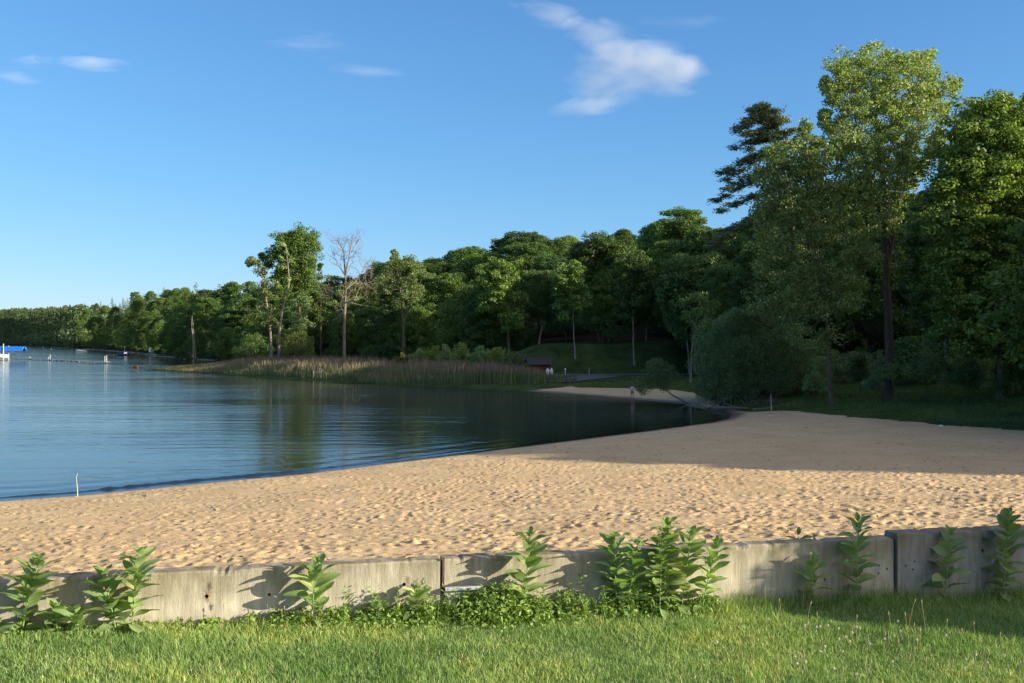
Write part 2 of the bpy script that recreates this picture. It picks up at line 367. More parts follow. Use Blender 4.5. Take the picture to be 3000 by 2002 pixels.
keep = (mk > -1.5) & (s > -9) & (Y > wall_y(X) + 0.10)
V = np.stack([X, Y, z], -1).reshape(-1, 3); V, Q, _ = compact(V, grid_faces(*X.shape, keep))
beach = link_mesh('beach', fast_mesh('beach', V, Q), [mat_sand()], smooth=True); tag(beach, kind='structure')

# far strip of sand (small inlet beach) is part of the same sheet; rest of the land
def mat_ground():
    m, nt, b, o = newmat('grassy_ground')
    g = nd(nt, 'ShaderNodeNewGeometry'); n1 = nd(nt, 'ShaderNodeTexNoise', Scale=0.35, Detail=8.0, Roughness=0.7); nt.links.new(g.outputs['Position'], n1.inputs['Vector'])
    r = ramp(nt, n1.outputs[0], [(0.35, (0.028, 0.045, 0.014)), (0.5, (0.055, 0.085, 0.022)), (0.7, (0.085, 0.115, 0.035))])
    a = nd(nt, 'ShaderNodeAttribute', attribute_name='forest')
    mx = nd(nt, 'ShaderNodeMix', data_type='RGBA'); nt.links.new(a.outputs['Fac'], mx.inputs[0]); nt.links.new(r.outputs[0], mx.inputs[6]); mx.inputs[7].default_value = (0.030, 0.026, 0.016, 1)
    nt.links.new(mx.outputs[2], b.inputs['Base Color']); b.inputs['Roughness'].default_value = 1.0; b.inputs['Specular IOR Level'].default_value = 0.05
    n2 = nd(nt, 'ShaderNodeTexNoise', Scale=4.0, Detail=6.0, Roughness=0.8); nt.links.new(g.outputs['Position'], n2.inputs['Vector'])
    bp = nd(nt, 'ShaderNodeBump', Strength=1.0, Distance=0.15); nt.links.new(n2.outputs[0], bp.inputs['Height']); nt.links.new(bp.outputs[0], b.inputs['Normal'])
    return m
us = np.concatenate([np.linspace(-1.4, -0.6, 30)[:-1], np.linspace(-0.6, 0.8, 420), np.linspace(0.8, 4.0, 60)[1:]]); ys = 8.6 * (6000 / 8.6) ** np.linspace(0, 1, 460)
X, Y = polar(us, ys); s = shore_s(X, Y); mk = sand_mask(X, Y); z = ground_z(X, Y, s) - np.clip(mk, -1, 4) * 0.05
z = z - 0.35 * np.clip(mk - 3, 0, 1)
px = 1500 + F * X / Y
z = z + 0.12 * vnoise(X, Y, 0.12, 3, 3) * np.clip(s / 10, 0, 1)
V = np.stack([X, Y, z], -1).reshape(-1, 3)
keep = (Y > wall_y(X) + 0.10) & (s > -60)
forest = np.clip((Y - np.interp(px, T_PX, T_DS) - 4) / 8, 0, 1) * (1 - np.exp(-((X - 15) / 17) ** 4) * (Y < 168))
V, Q, used = compact(V, grid_faces(*X.shape, keep))
me = fast_mesh('ground', V, Q); attr(me, 'forest', forest.reshape(-1)[used])
ground = link_mesh('ground', me, [mat_ground()], smooth=True); tag(ground, kind='structure')

# foreground lawn soil
def mat_lawn():
    m, nt, b, o = newmat('lawn_soil')
    g = nd(nt, 'ShaderNodeNewGeometry'); n1 = nd(nt, 'ShaderNodeTexNoise', Scale=3.0, Detail=8.0, Roughness=0.7); nt.links.new(g.outputs['Position'], n1.inputs['Vector'])
    r = ramp(nt, n1.outputs[0], [(0.35, (0.05, 0.085, 0.02)), (0.7, (0.10, 0.14, 0.04))])
    nt.links.new(r.outputs[0], b.inputs['Base Color']); b.inputs['Roughness'].default_value = 1.0
    return m
xs = np.linspace(-40, 40, 801); ts = np.concatenate([np.linspace(-40, -6, 40), np.linspace(-5.9, 0.0, 70)])
X, T = np.meshgrid(xs, ts); Yw = wall_y(X) + 0.12; Y = Yw + T; z = lawn_z(X, Y) + 0.03 * vnoise(X, Y, 0.7, 9, 2)
V = np.stack([X, Y, z], -1).reshape(-1, 3)
lawn = link_mesh('lawn', fast_mesh('lawn', V, grid_faces(*X.shape)), [mat_lawn()], smooth=True); tag(lawn, kind='structure')

# lake
def mat_water():
    m, nt, b, o = newmat('lake_water')
    g = nd(nt, 'ShaderNodeNewGeometry')
    def wave(sx, sy, rot, sc, det=3.0):
        mp = nd(nt, 'ShaderNodeMapping'); mp.inputs['Scale'].default_value = (sx, sy, 1); mp.inputs['Rotation'].default_value = (0, 0, R(rot))
        nt.links.new(g.outputs['Position'], mp.inputs[0]); n = nd(nt, 'ShaderNodeTexNoise', Scale=sc, Detail=det, Roughness=0.55); nt.links.new(mp.outputs[0], n.inputs['Vector']); return n
    w1 = wave(0.16, 1.0, -8, 0.55, 2.0); w2 = wave(0.35, 1.0, 12, 2.2, 3.0); w3 = wave(0.5, 1.0, -20, 7.0, 3.0)
    patch = wave(0.35, 1.0, 5, 0.045, 3.0)
    calm = nd(nt, 'ShaderNodeAttribute', attribute_name='calm')
    pr_ = nd(nt, 'ShaderNodeMapRange'); pr_.inputs['From Min'].default_value = 0.35; pr_.inputs['From Max'].default_value = 0.65; pr_.inputs['To Min'].default_value = 0.45; pr_.inputs['To Max'].default_value = 1.2
    nt.links.new(patch.outputs[0], pr_.inputs['Value'])
    am = nd(nt, 'ShaderNodeMath', operation='MULTIPLY'); nt.links.new(pr_.outputs[0], am.inputs[0]); nt.links.new(calm.outputs['Fac'], am.inputs[1])
    prev = None
    for w, dist in ((w1, 0.070), (w2, 0.026), (w3, 0.004)):
        md = nd(nt, 'ShaderNodeMath', operation='MULTIPLY'); nt.links.new(w.outputs[0], md.inputs[0]); nt.links.new(am.outputs[0], md.inputs[1])
        bp = nd(nt, 'ShaderNodeBump', Strength=1.0, Distance=dist); nt.links.new(md.outputs[0], bp.inputs['Height'])
        if prev: nt.links.new(prev.outputs[0], bp.inputs['Normal'])
        prev = bp
    gl = nd(nt, 'ShaderNodeBsdfGlossy', Roughness=0.06); nt.links.new(prev.outputs[0], gl.inputs['Normal'])
    fr = nd(nt, 'ShaderNodeFresnel', IOR=1.62)
    df = nd(nt, 'ShaderNodeBsdfDiffuse'); df.inputs[0].default_value = (0.050, 0.074, 0.058, 1)
    tr = nd(nt, 'ShaderNodeBsdfTransparent'); tr.inputs[0].default_value = (0.90, 0.80, 0.62, 1)
    dp = nd(nt, 'ShaderNodeAttribute', attribute_name='deep')
    ms = nd(nt, 'ShaderNodeMixShader'); nt.links.new(dp.outputs['Fac'], ms.inputs[0]); nt.links.new(tr.outputs[0], ms.inputs[1]); nt.links.new(df.outputs[0], ms.inputs[2])
    m2 = nd(nt, 'ShaderNodeMixShader'); nt.links.new(fr.outputs[0], m2.inputs[0]); nt.links.new(ms.outputs[0], m2.inputs[1]); nt.links.new(gl.outputs[0], m2.inputs[2])
    nt.links.new(m2.outputs[0], o.inputs[0])
    return m
us = np.linspace(-1.3, 0.35, 560); ys = np.concatenate([30 * (150 / 30) ** np.linspace(0, 1, 560)[:-1], 150 * (7000 / 150) ** np.linspace(0, 1, 120)])
X, Y = polar(us, ys); s = -shore_s(X, Y)
z = np.zeros_like(X)
nearw = (Y < 62)
ph = s + 0.12 * vnoise(X, Y, 0.25, 51, 2)
env = np.clip((X + 22) / 6, 0, 1) * np.clip((2 - X) / 14, 0, 1)
z = z + nearw * env * 0.12 * np.exp(-((ph - 1.15) / 0.16) ** 2) * (0.8 + .3 * vnoise(X, Y, 3, 52)) + nearw * 0.006 * np.sin(ph * 3.2) * np.exp(-((ph - 3) / 3) ** 2)
keep = s > -1.2
V = np.stack([X, Y, z], -1).reshape(-1, 3); V, Q, used = compact(V, grid_faces(*X.shape, keep))
me = fast_mesh('lake', V, Q)
attr(me, 'deep', (1 - np.exp(-np.maximum(s, 0) * 0.30)).reshape(-1)[used])
attr(me, 'calm', (np.interp(1500 + F * X / Y, [700, 1700], [1.0, 0.55]) * np.clip(0.3 + s / 6, 0.3, 1)).reshape(-1)[used])
lake = link_mesh('lake', me, [mat_water()], smooth=True); tag(lake, kind='structure')

# road + spur to the little beach
M['asphalt'] = plain('worn_asphalt', (0.10, 0.105, 0.115), 0.9, 0.3, 2.0)
def strip(name, pts, widths, mat, lift=0.06):
    P = [Vector((p[0], p[1], 0)) for p in pts]; V = []; Fs = []
    for i, p in enumerate(P):
        d = (P[min(i + 1, len(P) - 1)] - P[max(i - 1, 0)]).normalized(); n = Vector((-d.y, d.x, 0))
        for k in range(5):
            q = p + n * widths[i] * (k / 4 - 0.5); V.append((q.x, q.y, gz(q.x, q.y) + lift))
    for i in range(len(P) - 1):
        for k in range(4): Fs.append((i * 5 + k, i * 5 + k + 1, i * 5 + k + 6, i * 5 + k + 5))
    me = bpy.data.meshes.new(name); me.from_pydata(V, [], Fs); me.update()
    return link_mesh(name, me, [mat], smooth=True)
def dense(pts, n):
    out = []
    for a, b in zip(pts[:-1], pts[1:]):
        for k in range(n): t = k / n; out.append((a[0] + (b[0] - a[0]) * t, a[1] + (b[1] - a[1]) * t))
    return out + [pts[-1]]
rp = dense([(4, 147.5), (12, 148), (20, 148), (34, 147), (60, 140)], 8)
tag(strip('road', rp, [5.0] * len(rp), M['asphalt'], 0.16), kind='structure')
rp = dense([(13.5, 145), (10, 138), (6.0, 131)], 6)
tag(strip('path', rp, [7 - 3.2 * i / len(rp) for i in range(len(rp))], M['asphalt'], 0.15), kind='structure')

# ------------------------------------------------------------------ foliage tools
def rand_unit(r, n):
    v = r.normal(size=(n, 3)); return v / np.linalg.norm(v, axis=1, keepdims=True)
def leaf_quads(P, size, r, up=0.5, aspect=0.55, axis=None, outward=None):
    """one rhombic leaf per point"""
    n = len(P); N = rand_unit(r, n) + np.array([0, 0, up])
    if outward is not None: N = N + outward * 0.6
    N /= np.linalg.norm(N, axis=1, keepdims=True)
    A = rand_unit(r, n) if axis is None else axis + 0.35 * rand_unit(r, n)
    A = A - (A * N).sum(1, keepdims=True) * N; A /= np.linalg.norm(A, axis=1, keepdims=True) + 1e-9
    B = np.cross(N, A); L = (size * r.uniform(0.7, 1.3, n))[:, None]
    V = np.stack([P - A * L * .5, P - A * L * .02 + B * L * aspect * .5, P + A * L * .5, P - A * L * .02 - B * L * aspect * .5], 1).reshape(-1, 3)
    Q = np.arange(4 * n).reshape(n, 4)
    return V, Q
def seg_mesh(P0, P1, R0, R1, n=6):
    P0 = np.array(P0, float); P1 = np.array(P1, float); R0 = np.array(R0, float); R1 = np.array(R1, float)
    D = P1 - P0; D /= np.linalg.norm(D, axis=1, keepdims=True) + 1e-9
    ref = np.where(np.abs(D[:, 2:3]) < 0.9, np.array([[0, 0, 1.0]]), np.array([[1.0, 0, 0]]))
    U = np.cross(D, ref); U /= np.linalg.norm(U, axis=1, keepdims=True) + 1e-9; Wv = np.cross(D, U)
    a = np.arange(n) * 2 * np.pi / n; c = np.cos(a)[None, :, None]; s_ = np.sin(a)[None, :, None]
    ring = U[:, None] * c + Wv[:, None] * s_
    V = np.concatenate([P0[:, None] + ring * R0[:, None, None], P1[:, None] + ring * R1[:, None, None]], 1)
    k = np.arange(n); b = np.arange(len(P0))[:, None] * 2 * n
    Q = np.stack([b + k, b + (k + 1) % n, b + n + (k + 1) % n, b + n + k], -1).reshape(-1, 4)
    return V.reshape(-1, 3), Q
def grow(trunk, r_base, r_top, attr_pts, r, tip=0.02, start=0.25, wob=0.12, expo=0.42, up_pen=0.6, nsub=3):
    """trunk: list of points; attr_pts: branch ends; returns V,Q of all wood"""
    T = [np.array(p, float) for p in trunk]
    pts = [T[0]]; seg = 12
    cum = [0]
    for a, b in zip(T[:-1], T[1:]): cum.append(cum[-1] + np.linalg.norm(b - a))
    tot = cum[-1]; nT = max(8, int(tot / 1.2)); nodes = []; par = []
    for k in range(nT + 1):
        d = tot * k / nT; i = max(0, min(len(T) - 2, np.searchsorted(cum, d) - 1)); t = (d - cum[i]) / (cum[i + 1] - cum[i] + 1e-9)
        nodes.append(T[i] * (1 - t) + T[i + 1] * t + r.normal(size=3) * np.array([1, 1, 0]) * wob * 0.4 * (0 < k < nT)); par.append(k - 1)
    rad_t = [r_base + (r_top - r_base) * (k / nT) ** 0.8 for k in range(nT + 1)]
    rad_t[0] *= 1.35
    avail = [k for k in range(nT + 1) if k / nT >= start]
    A = np.array(attr_pts, float).reshape(-1, 3)
    if len(A):
        tr = np.array([nodes[k] for k in avail])
        dd = np.min(np.linalg.norm(A[:, None] - tr[None], axis=2), axis=1)
        NP = [nodes[k] for k in avail]; NI = list(avail); hops = {k: 0 for k in avail}
        for ai in np.argsort(dd):
            a = A[ai]; Np = np.array(NP); vec = a - Np; dist = np.linalg.norm(vec, axis=1)
            cost = dist * (1 + up_pen * np.clip(-vec[:, 2] / (dist + 1e-6) + 0.35, 0, 2)) + 0.12 * np.array([hops[i] for i in NI])
            j = int(np.argmin(cost)); pi = NI[j]; p0 = NP[j]; L = dist[j]
            prev = pi
            for q in range(1, nsub + 1):
                t = q / nsub; p = p0 * (1 - t) + a * t
                if q < nsub: p = p + r.normal(size=3) * wob * L * 0.35 + np.array([0, 0, -0.10 * L * math.sin(math.pi * t) * 0.6])
                nodes.append(p); par.append(prev); prev = len(nodes) - 1; NP.append(p); NI.append(prev); hops[prev] = hops[pi] + q / nsub
    n = len(nodes); cnt = np.zeros(n); child = np.zeros(n, int)
    for i in range(n):
        if par[i] >= 0: child[par[i]] += 1
    for i in range(n - 1, 0, -1):
        if child[i] == 0: cnt[i] = 1
        if par[i] >= 0: cnt[par[i]] += cnt[i]
    rad = tip * np.maximum(cnt, 1) ** expo
    for k in range(nT + 1): rad[k] = max(rad_t[k], 0.0)
    idx = [i for i in range(n) if par[i] >= 0]
    P0 = [nodes[par[i]] for i in idx]; P1 = [nodes[i] for i in idx]
    R0 = [min(rad[par[i]], max(rad[i] * 1.25, 0.01)) if i > nT else rad[par[i]] for i in idx]; R1 = [rad[i] for i in idx]
    return seg_mesh(P0, P1, R0, R1)
def clumps(A, rad, nleaf, r, flat=0.65, shell=0.5):
    A = np.asarray(A); m = len(A); k = np.repeat(np.arange(m), nleaf)
    u = rand_unit(r, len(k)); q = r.uniform(shell ** 3, 1, len(k)) ** (1 / 3); 
    rr = (np.asarray(rad) * np.ones(m))[k][:, None]
    O = u * q[:, None] * rr * np.array([1, 1, flat]); return A[k] + O, u
def make_tree_obj(name, wood, leaf, barkm, leafm, loc, label=None, cat='tree', group=None, smooth=True):
    t = empty(name, loc); tag(t, label, cat, group)
    if wood is not None: link_mesh('trunk', fast_mesh('trunk', *wood), [barkm], t, smooth=True)
    if leaf is not None: link_mesh('crown', fast_mesh('crown', *leaf), [leafm], t)
    return t
def sample_env(kind, n, r, H, c0, hw):
    """clump centres inside an uneven crown; c0 crown base height, hw half width"""
    out = []; lob = [(r.uniform(0, 6.28), r.uniform(0.15, 0.95), r.uniform(0.75, 1.25)) for _ in range(9)]
    tries = 0
    while len(out) < n and tries < n * 60:
        tries += 1
        t = r.uniform(0, 1) ** 0.85; th = r.uniform(0, 6.283)
        if kind == 'oval': prof = math.sin(math.pi * min(1, (t * 0.92 + 0.08)) ** 0.75) ** 0.6
        elif kind == 'tall': prof = 0.35 + 0.65 * math.sin(math.pi * (0.12 + 0.82 * t) ** 1.25) ** 0.7
        elif kind == 'dome': prof = math.sqrt(max(0, 1 - t * t)) * 0.9 + 0.1
        else: prof = 1 - t
        lf = 1 + 0.28 * sum(math.exp(-((((th - a + 3.14) % 6.28) - 3.14) / 0.6) ** 2 - ((t - b) / 0.18) ** 2) * (c - 1) * 3 for a, b, c in lob)
        q = r.uniform(0.25, 1) ** 0.5
        rr = prof * hw * q * lf
        out.append((rr * math.cos(th), rr * math.sin(th), c0 + (H - c0) * t))
    return out
VAR = {}
def variant(key, kind, H, c0f, hwf, nclump, nleaf, lsize, leafm, barkm, seed, rad=None, trunk_r=None, flat=0.6, lean=0.0, up=0.5, aspect=0.6, tip=0.03):
    r = np.random.default_rng(seed); hw = H * hwf; c0 = H * c0f
    A = np.array(sample_env(kind, nclump, r, H * 0.96, c0, hw))
    rad = rad or hw * 0.20
    rd = rad * r.uniform(0.7, 1.3, len(A))
    Pl, u = clumps(A, rd, nleaf, r, flat=flat)
    top = (lean * H + r.normal() * .3, r.normal() * .3, H * 0.9)
    wood = grow([(0, 0, -0.6), (r.normal() * .15, r.normal() * .15, H * .35), (lean * H * .5, 0, H * .65), top], trunk_r or H * 0.014, H * 0.003, A[::2], r, tip=tip, start=max(0.25, c0f * 0.9))
    leaf = leaf_quads(Pl, lsize, r, up=up, aspect=aspect, outward=u)
    VAR[key] = dict(wood=fast_mesh('trunk', *wood), leaf=fast_mesh('crown', *leaf), H=float(Pl[:, 2].max()), barkm=barkm, leafm=leafm)
    VAR[key]['wood'].materials.append(barkm); VAR[key]['leaf'].materials.append(leafm)
    VAR[key]['wood'].polygons.foreach_set('use_smooth', np.ones(len(VAR[key]['wood'].polygons), bool))
def pine_variant(key, H, leafm, barkm, seed, nwh=22, c0f=0.3, hwf=0.2, nb=5, lsize=0.5, dens=26, ragged=0.5, plate=0.5):
    r = np.random.default_rng(seed); tips = []; PP = []; AX = []
    for i in range(nwh):
        t = i / (nwh - 1); zz = H * (c0f + (1 - c0f) * t)
        L0 = H * hwf * ((1 - t) ** 0.75 * 0.95 + 0.08) 
        for b in range(nb):
            L = L0 * r.uniform(1 - ragged, 1.1); th = r.uniform(0, 6.283); rise = r.uniform(-0.1, 0.28)
            tipp = np.array([L * math.cos(th), L * math.sin(th), zz + L * rise]); tips.append(tipp)
            n = int(dens * (0.4 + L / (H * hwf)))
            q = r.uniform(0.2, 1, n); base = np.array([0, 0, zz])
            side = np.array([-math.sin(th), math.cos(th), 0])
            P = base + (tipp - base) * q[:, None] + side * (r.normal(size=n) * plate * L * 0.22 * (0.4 + q))[:, None] + np.array([0, 0, 1]) * (r.normal(size=n) * 0.04 * L + 0.04 * L)[:, None]
            PP.append(P); AX.append(np.repeat([np.array([math.cos(th), math.sin(th), .3])], n, 0))
    P = np.concatenate(PP); AX = np.concatenate(AX)
    leaf = leaf_quads(P, lsize, r, up=0.9, aspect=0.5, axis=AX)
    wood = grow([(0, 0, -.6), (0, 0, H * .5), (0, 0, H * .97)], H * .013, 0.04, tips, r, tip=0.035, start=c0f * .9, wob=.05, up_pen=.2, nsub=2)
    VAR[key] = dict(wood=fast_mesh('trunk', *wood), leaf=fast_mesh('crown', *leaf), H=float(P[:, 2].max()), barkm=barkm, leafm=leafm)
    VAR[key]['wood'].materials.append(barkm); VAR[key]['leaf'].materials.append(leafm)
def put(key, name, x, y, height, label, group=None, rz=None, wide=1.0, z=None, cat='tree'):
    v = VAR[key]; sc = height / v['H']
    if z is None: z = gz(x, y)
    t = empty(name, (x, y, z - 0.05), random.uniform(0, 6.28) if rz is None else rz); t.scale = (sc * wide, sc * wide, sc); tag(t, label, cat, group)
    a = bpy.data.objects.new('trunk', v['wood']); COL.objects.link(a); a.parent = t
    b = bpy.data.objects.new('crown', v['leaf']); COL.objects.link(b); b.parent = t
    return t

# library of kinds
variant('maple0', 'oval', 20, 0.13, 0.36, 229, 120, .42, M['maple'], M['bark'], 1)
variant('maple1', 'oval', 20, 0.16, 0.33, 204, 120, .42, M['dark'], M['bark'], 2)
variant('maple2', 'oval', 20, 0.11, 0.40, 255, 120, .42, M['maple'], M['bark'], 3)
variant('wood0', 'tall', 24, 0.27, 0.27, 216, 120, .42, M['dark'], M['paleb'], 4)
variant('wood1', 'tall', 24, 0.24, 0.25, 202, 120, .42, M['maple'], M['bark'], 5, lean=.03)
variant('wood2', 'tall', 24, 0.30, 0.28, 216, 120, .42, M['dark'], M['bark'], 6, lean=-.03)
variant('light0', 'tall', 22, .14, .28, 160, 150, .44, M['willow'], M['paleb'], 7)
variant('shrub0', 'dome', 5, .06, .52, 60, 150, .20, M['willow'], M['bark'], 8, rad=.75, trunk_r=.07, flat=.9, aspect=.4, tip=.012)
variant('shrub1', 'dome', 5, .06, .50, 60, 150, .20, M['brightwillow'], M['bark'], 9, rad=.70, trunk_r=.07, flat=1.0, aspect=.4, tip=.012)
variant('shrub2', 'dome', 5, .06, .50, 55, 150, .24, M['dark'], M['bark'], 10, rad=.80, trunk_r=.07, flat=.8, tip=.012)
pine_variant('pine0', 24, M['pine'], M['bark'], 12)
pine_variant('pine1', 24, M['pine'], M['bark'], 13, nwh=15, c0f=.42, hwf=.22, nb=5, ragged=.7, plate=.8, dens=34)

ORD = ['nearest', 'second', 'third', 'fourth', 'fifth', 'sixth', 'seventh', 'eighth', 'ninth', 'tenth', 'eleventh', 'twelfth', 'thirteenth', 'fourteenth', 'fifteenth', 'sixteenth', 'seventeenth', 'eighteenth', 'nineteenth', 'twentieth', 'twenty-first', 'twenty-second', 'twenty-third', 'twenty-fourth', 'twenty-fifth']
LM = [(1008, 'bare dead tree'), (1590, 'red shed'), (2250, 'leaning pine'), (2605, 'giant cottonwood')]
WORD = {'maple0': 'round leafy maple', 'maple1': 'dark rounded maple', 'maple2': 'broad leafy maple', 'wood0': 'tall dark pale-trunked tree', 'wood1': 'tall green slender tree', 'wood2': 'tall dark slender tree', 'light0': 'pale green willow', 'pine0': 'conical pine', 'pine1': 'ragged pine',
        'shrub0': 'grey-green shrub', 'shrub1': 'yellow-green shrub', 'shrub2': 'dark green shrub'}
def rank_labels(items, rank, LM=LM):
    """items: list of (px, key) -> unique label counted from the closest landmark"""
    out = {}
    buckets = {}
    for i, (px, key) in enumerate(items):
        lm = min(LM, key=lambda l: abs(l[0] - px)); side = 'right' if px >= lm[0] else 'left'
        buckets.setdefault((lm, side), []).append(i)
    for (lm, side), ii in buckets.items():
        ii.sort(key=lambda i: abs(items[i][0] - lm[0]))
        for k, i in enumerate(ii):
            out[i] = f"{WORD[items[i][1]]}, {rank}, {ORD[min(k, len(ORD) - 1)]} one {side} of the {lm[1]}"
    return out
NAME = {'maple': 'maple_tree', 'wood': 'forest_tree', 'light': 'willow_tree', 'shrub': 'shrub', 'pine': 'pine_tree'}
def nm(key): return NAME[key.rstrip('0123456789')]
TOPX = [520, 560, 640, 740, 900, 970, 1070, 1150, 1230, 1290, 1400, 1500, 1600, 1710, 1840, 1880, 1920, 1990, 2070, 2120, 2200, 2300, 2450, 2600, 2720, 2800, 3000, 4000]
TOPY = [860, 850, 838, 830, 822, 808, 790, 748, 778, 742, 717, 690, 670, 684, 668, 712, 655, 618, 608, 660, 650, 560, 520, 560, 560, 480, 420, 420]
FPX = [520, 600, 660, 740, 900, 1100, 1300, 1500, 1700, 1900, 2000, 2100, 2300, 2500, 2700, 3000, 4000]
FD = [350, 330, 285, 242, 222, 200, 184, 172, 168, 160, 142, 130, 114, 106, 98, 92, 88]
fr = np.random.default_rng(99)
def forest_rank(rank, dd, dy, step, keys, probs, grp, x0=560, x1=3060, jit=0.35, wide=1.0, skip=None):
    items = []; px = x0
    while px < x1:
        d = np.interp(px, FPX, FD) + dd + fr.normal() * 4
        p = px + fr.uniform(-jit, jit) * step
        k = keys[int(fr.choice(len(keys), p=probs))]
        if not (skip and skip(p)):
            items.append((p, k, d, np.interp(p, TOPX, TOPY) + dy + fr.uniform(-8, 16)))
        px += step * (160 / d) * (1.0)
    lab = rank_labels([(a, b) for a, b, _, _ in items], rank)
    for i, (p, k, d, ty) in enumerate(items):
        x = (p - 1500) * d / F; g = gz(x, d); h = CH + (HZ - ty) / F * d - g
        put(k, nm(k), x, d, max(h, 5), lab[i], grp, wide=wide * fr.uniform(.9, 1.15))
K = ['maple0', 'maple1', 'maple2', 'wood0', 'wood1', 'wood2', 'light0', 'pine0', 'pine1']
forest_rank('wooded skyline', 95, -2, 100, K, [.2, .2, .2, .08, .12, .08, .04, .0, .08], 'trees on the skyline of the wood', wide=1.25)
forest_rank('upper slope', 60, 26, 105, K, [.2, .2, .2, .08, .12, .08, .06, .0, .06], 'trees on the upper slope', wide=1.15)
forest_rank('middle of wood', 30, 62, 115, K, [.2, .2, .15, .15, .1, .1, .07, .0, .03], 'trees in the middle of the wood', wide=1.05)
forest_rank('front of wood', 8, 112, 120, K, [.16, .2, .1, .22, .12, .16, .04, .0, .0], 'trees at the front edge of the wood', skip=lambda p: 2330 < p < 2480 or 2570 < p < 2650)

# ------------------------------------------------------------------ individual trees traced in the photo
VS = 3000 / 2350.0
def lobe_tree(name, label, d, trunk, lobes, r_base, leafm, barkm, seed, lsize=.26, dens=1.0, depth=0.75, step=1.5, crad=0.95, flat=.75, up=.4, aspect=.65, tip=.03, start=.25,
              group=None, cat='tree', r_top=None, shell=.3, trunks2=(), frac=1.0, nlf=60):
    """trunk & lobes in view pixels (2350 wide); lobes (x, y, radius)"""
    r = np.random.default_rng(seed); m = VS * d / F
    def W3(vx, vy, dy=0): return np.array([(vx * VS - 1500) * d / F, d + dy, CH + (HZ - vy * VS) * d / F])
    tp = [W3(*p) for p in trunk]; base = tp[0].copy(); g = gz(base[0], base[1]); base[2] = g - .05
    tp[0] = base
    lob = np.array([(a, b, c) for a, b, c in lobes], float)
    cx = lob[:, 0].mean(); hw = max(np.abs(lob[:, 0] - cx).max() + lob[:, 2].mean(), 5) * m
    A = []; AR = []
    for a, b, c in lobes:
        off = math.sqrt(max(0.05, 1 - ((a - cx) * m / hw) ** 2)) * hw * depth
        n_off = max(1, int(round(off / (c * m) * 0.9)))
        for o in ([0.0] if n_off == 1 else np.linspace(-off + c * m * .6, off - c * m * .6, n_off)):
            oo = o * (1 if c * m < off else .3); C = np.array([(a * VS - 1500) * (d + oo) / F, d + oo, CH + (HZ - b * VS) * (d + oo) / F])
            R_ = c * m * 1.08; n = max(3, int(4.2 * (R_ / step) ** 2.2))
            u = rand_unit(r, n); q = r.uniform(.2, 1, n)[:, None] ** .4
            A.append(C + u * q * np.array([1, .9, .95]) * max(R_ - crad * .5, R_ * .5)); AR.append(np.full(n, min(crad, R_ * .7)) * r.uniform(.7, 1.25, n))
    A = np.concatenate(A); AR = np.concatenate(AR); A = A + r.normal(size=A.shape) * (np.clip(AR, .3, 1) * .55)[:, None]
    if len(A) > 12000: pick = r.permutation(len(A))[:12000]; A = A[pick]; AR = AR[pick]
    P, u = clumps(A, AR, int(nlf * dens), r, flat=flat, shell=shell)
    leaf = leaf_quads(P - base, lsize, r, up=up, aspect=aspect, outward=u)
    k = r.permutation(len(A))[:int(min(len(A), 420) * frac)]
    wood = grow([p - base for p in tp], r_base, r_top or r_base * .2, A[k] - base, r, tip=tip, start=start, wob=.10)
    for tk in trunks2:
        w2 = grow([W3(*p) - base for p in tk[0]], tk[1], tk[1] * .3, A[k[:30]] - base, r, tip=tip * .6, start=.4)
        wood = (np.vstack([wood[0], w2[0]]), np.vstack([wood[1], w2[1] + len(wood[0])]))
    return make_tree_obj(name, wood, leaf, barkm, leafm, tuple(base), label, cat, group)

# giant cottonwood
L = [(1950,160,34),(2000,140,38),(2050,145,34),(2085,150,28),(2118,135,26),(2128,165,28),(1925,150,22),(1940,195,34),(1990,200,46),(2050,215,52),(2110,220,42),(2150,215,26),(2180,200,18),(2192,193,9),
     (1905,205,15),(1898,190,10),(1915,228,15),(1960,260,40),(2020,280,54),(2090,285,50),(2140,270,32),(2160,250,16),(1893,265,12),(1900,290,18),(1925,300,24),(1945,320,26),
     (1980,340,44),(2045,345,50),(2105,345,44),(2150,320,24),(2160,345,16),(1930,350,22),(1960,395,40),(2015,410,50),(2075,400,44),(2115,385,22),(1935,430,28),(1965,460,40),(2025,465,44),(2075,445,30),
     (1950,520,34),(1990,515,36),(2040,500,26),(1965,575,32),(1935,600,20),(1955,640,28),(2000,590,24),(1930,660,16),(1960,690,18)]
lobe_tree('cottonwood_tree', 'tallest tree, giant sunlit cottonwood with thick bare lower trunk by the beach', 88,
          [(2040, 925, 0), (2041, 800, 0), (2036, 640, 0), (2030, 560, 0), (2035, 480, 0), (2022, 380, 0), (2012, 290, 0), (2000, 180, 0)], L, .46, M['cotton'], M['bark'], 41, lsize=.21, dens=1.0,
          step=.95, crad=.58, nlf=44, start=.45, up=.2, aspect=.75, trunks2=(([(2040, 640, .5), (2062, 540, 1.2), (2070, 430, 1.5), (2090, 300, 1.0), (2118, 160, .5)], .22), ([(2035, 560, -.5), (1990, 430, -1), (1965, 330, -1), (1935, 180, -1)], .18)), frac=.8)
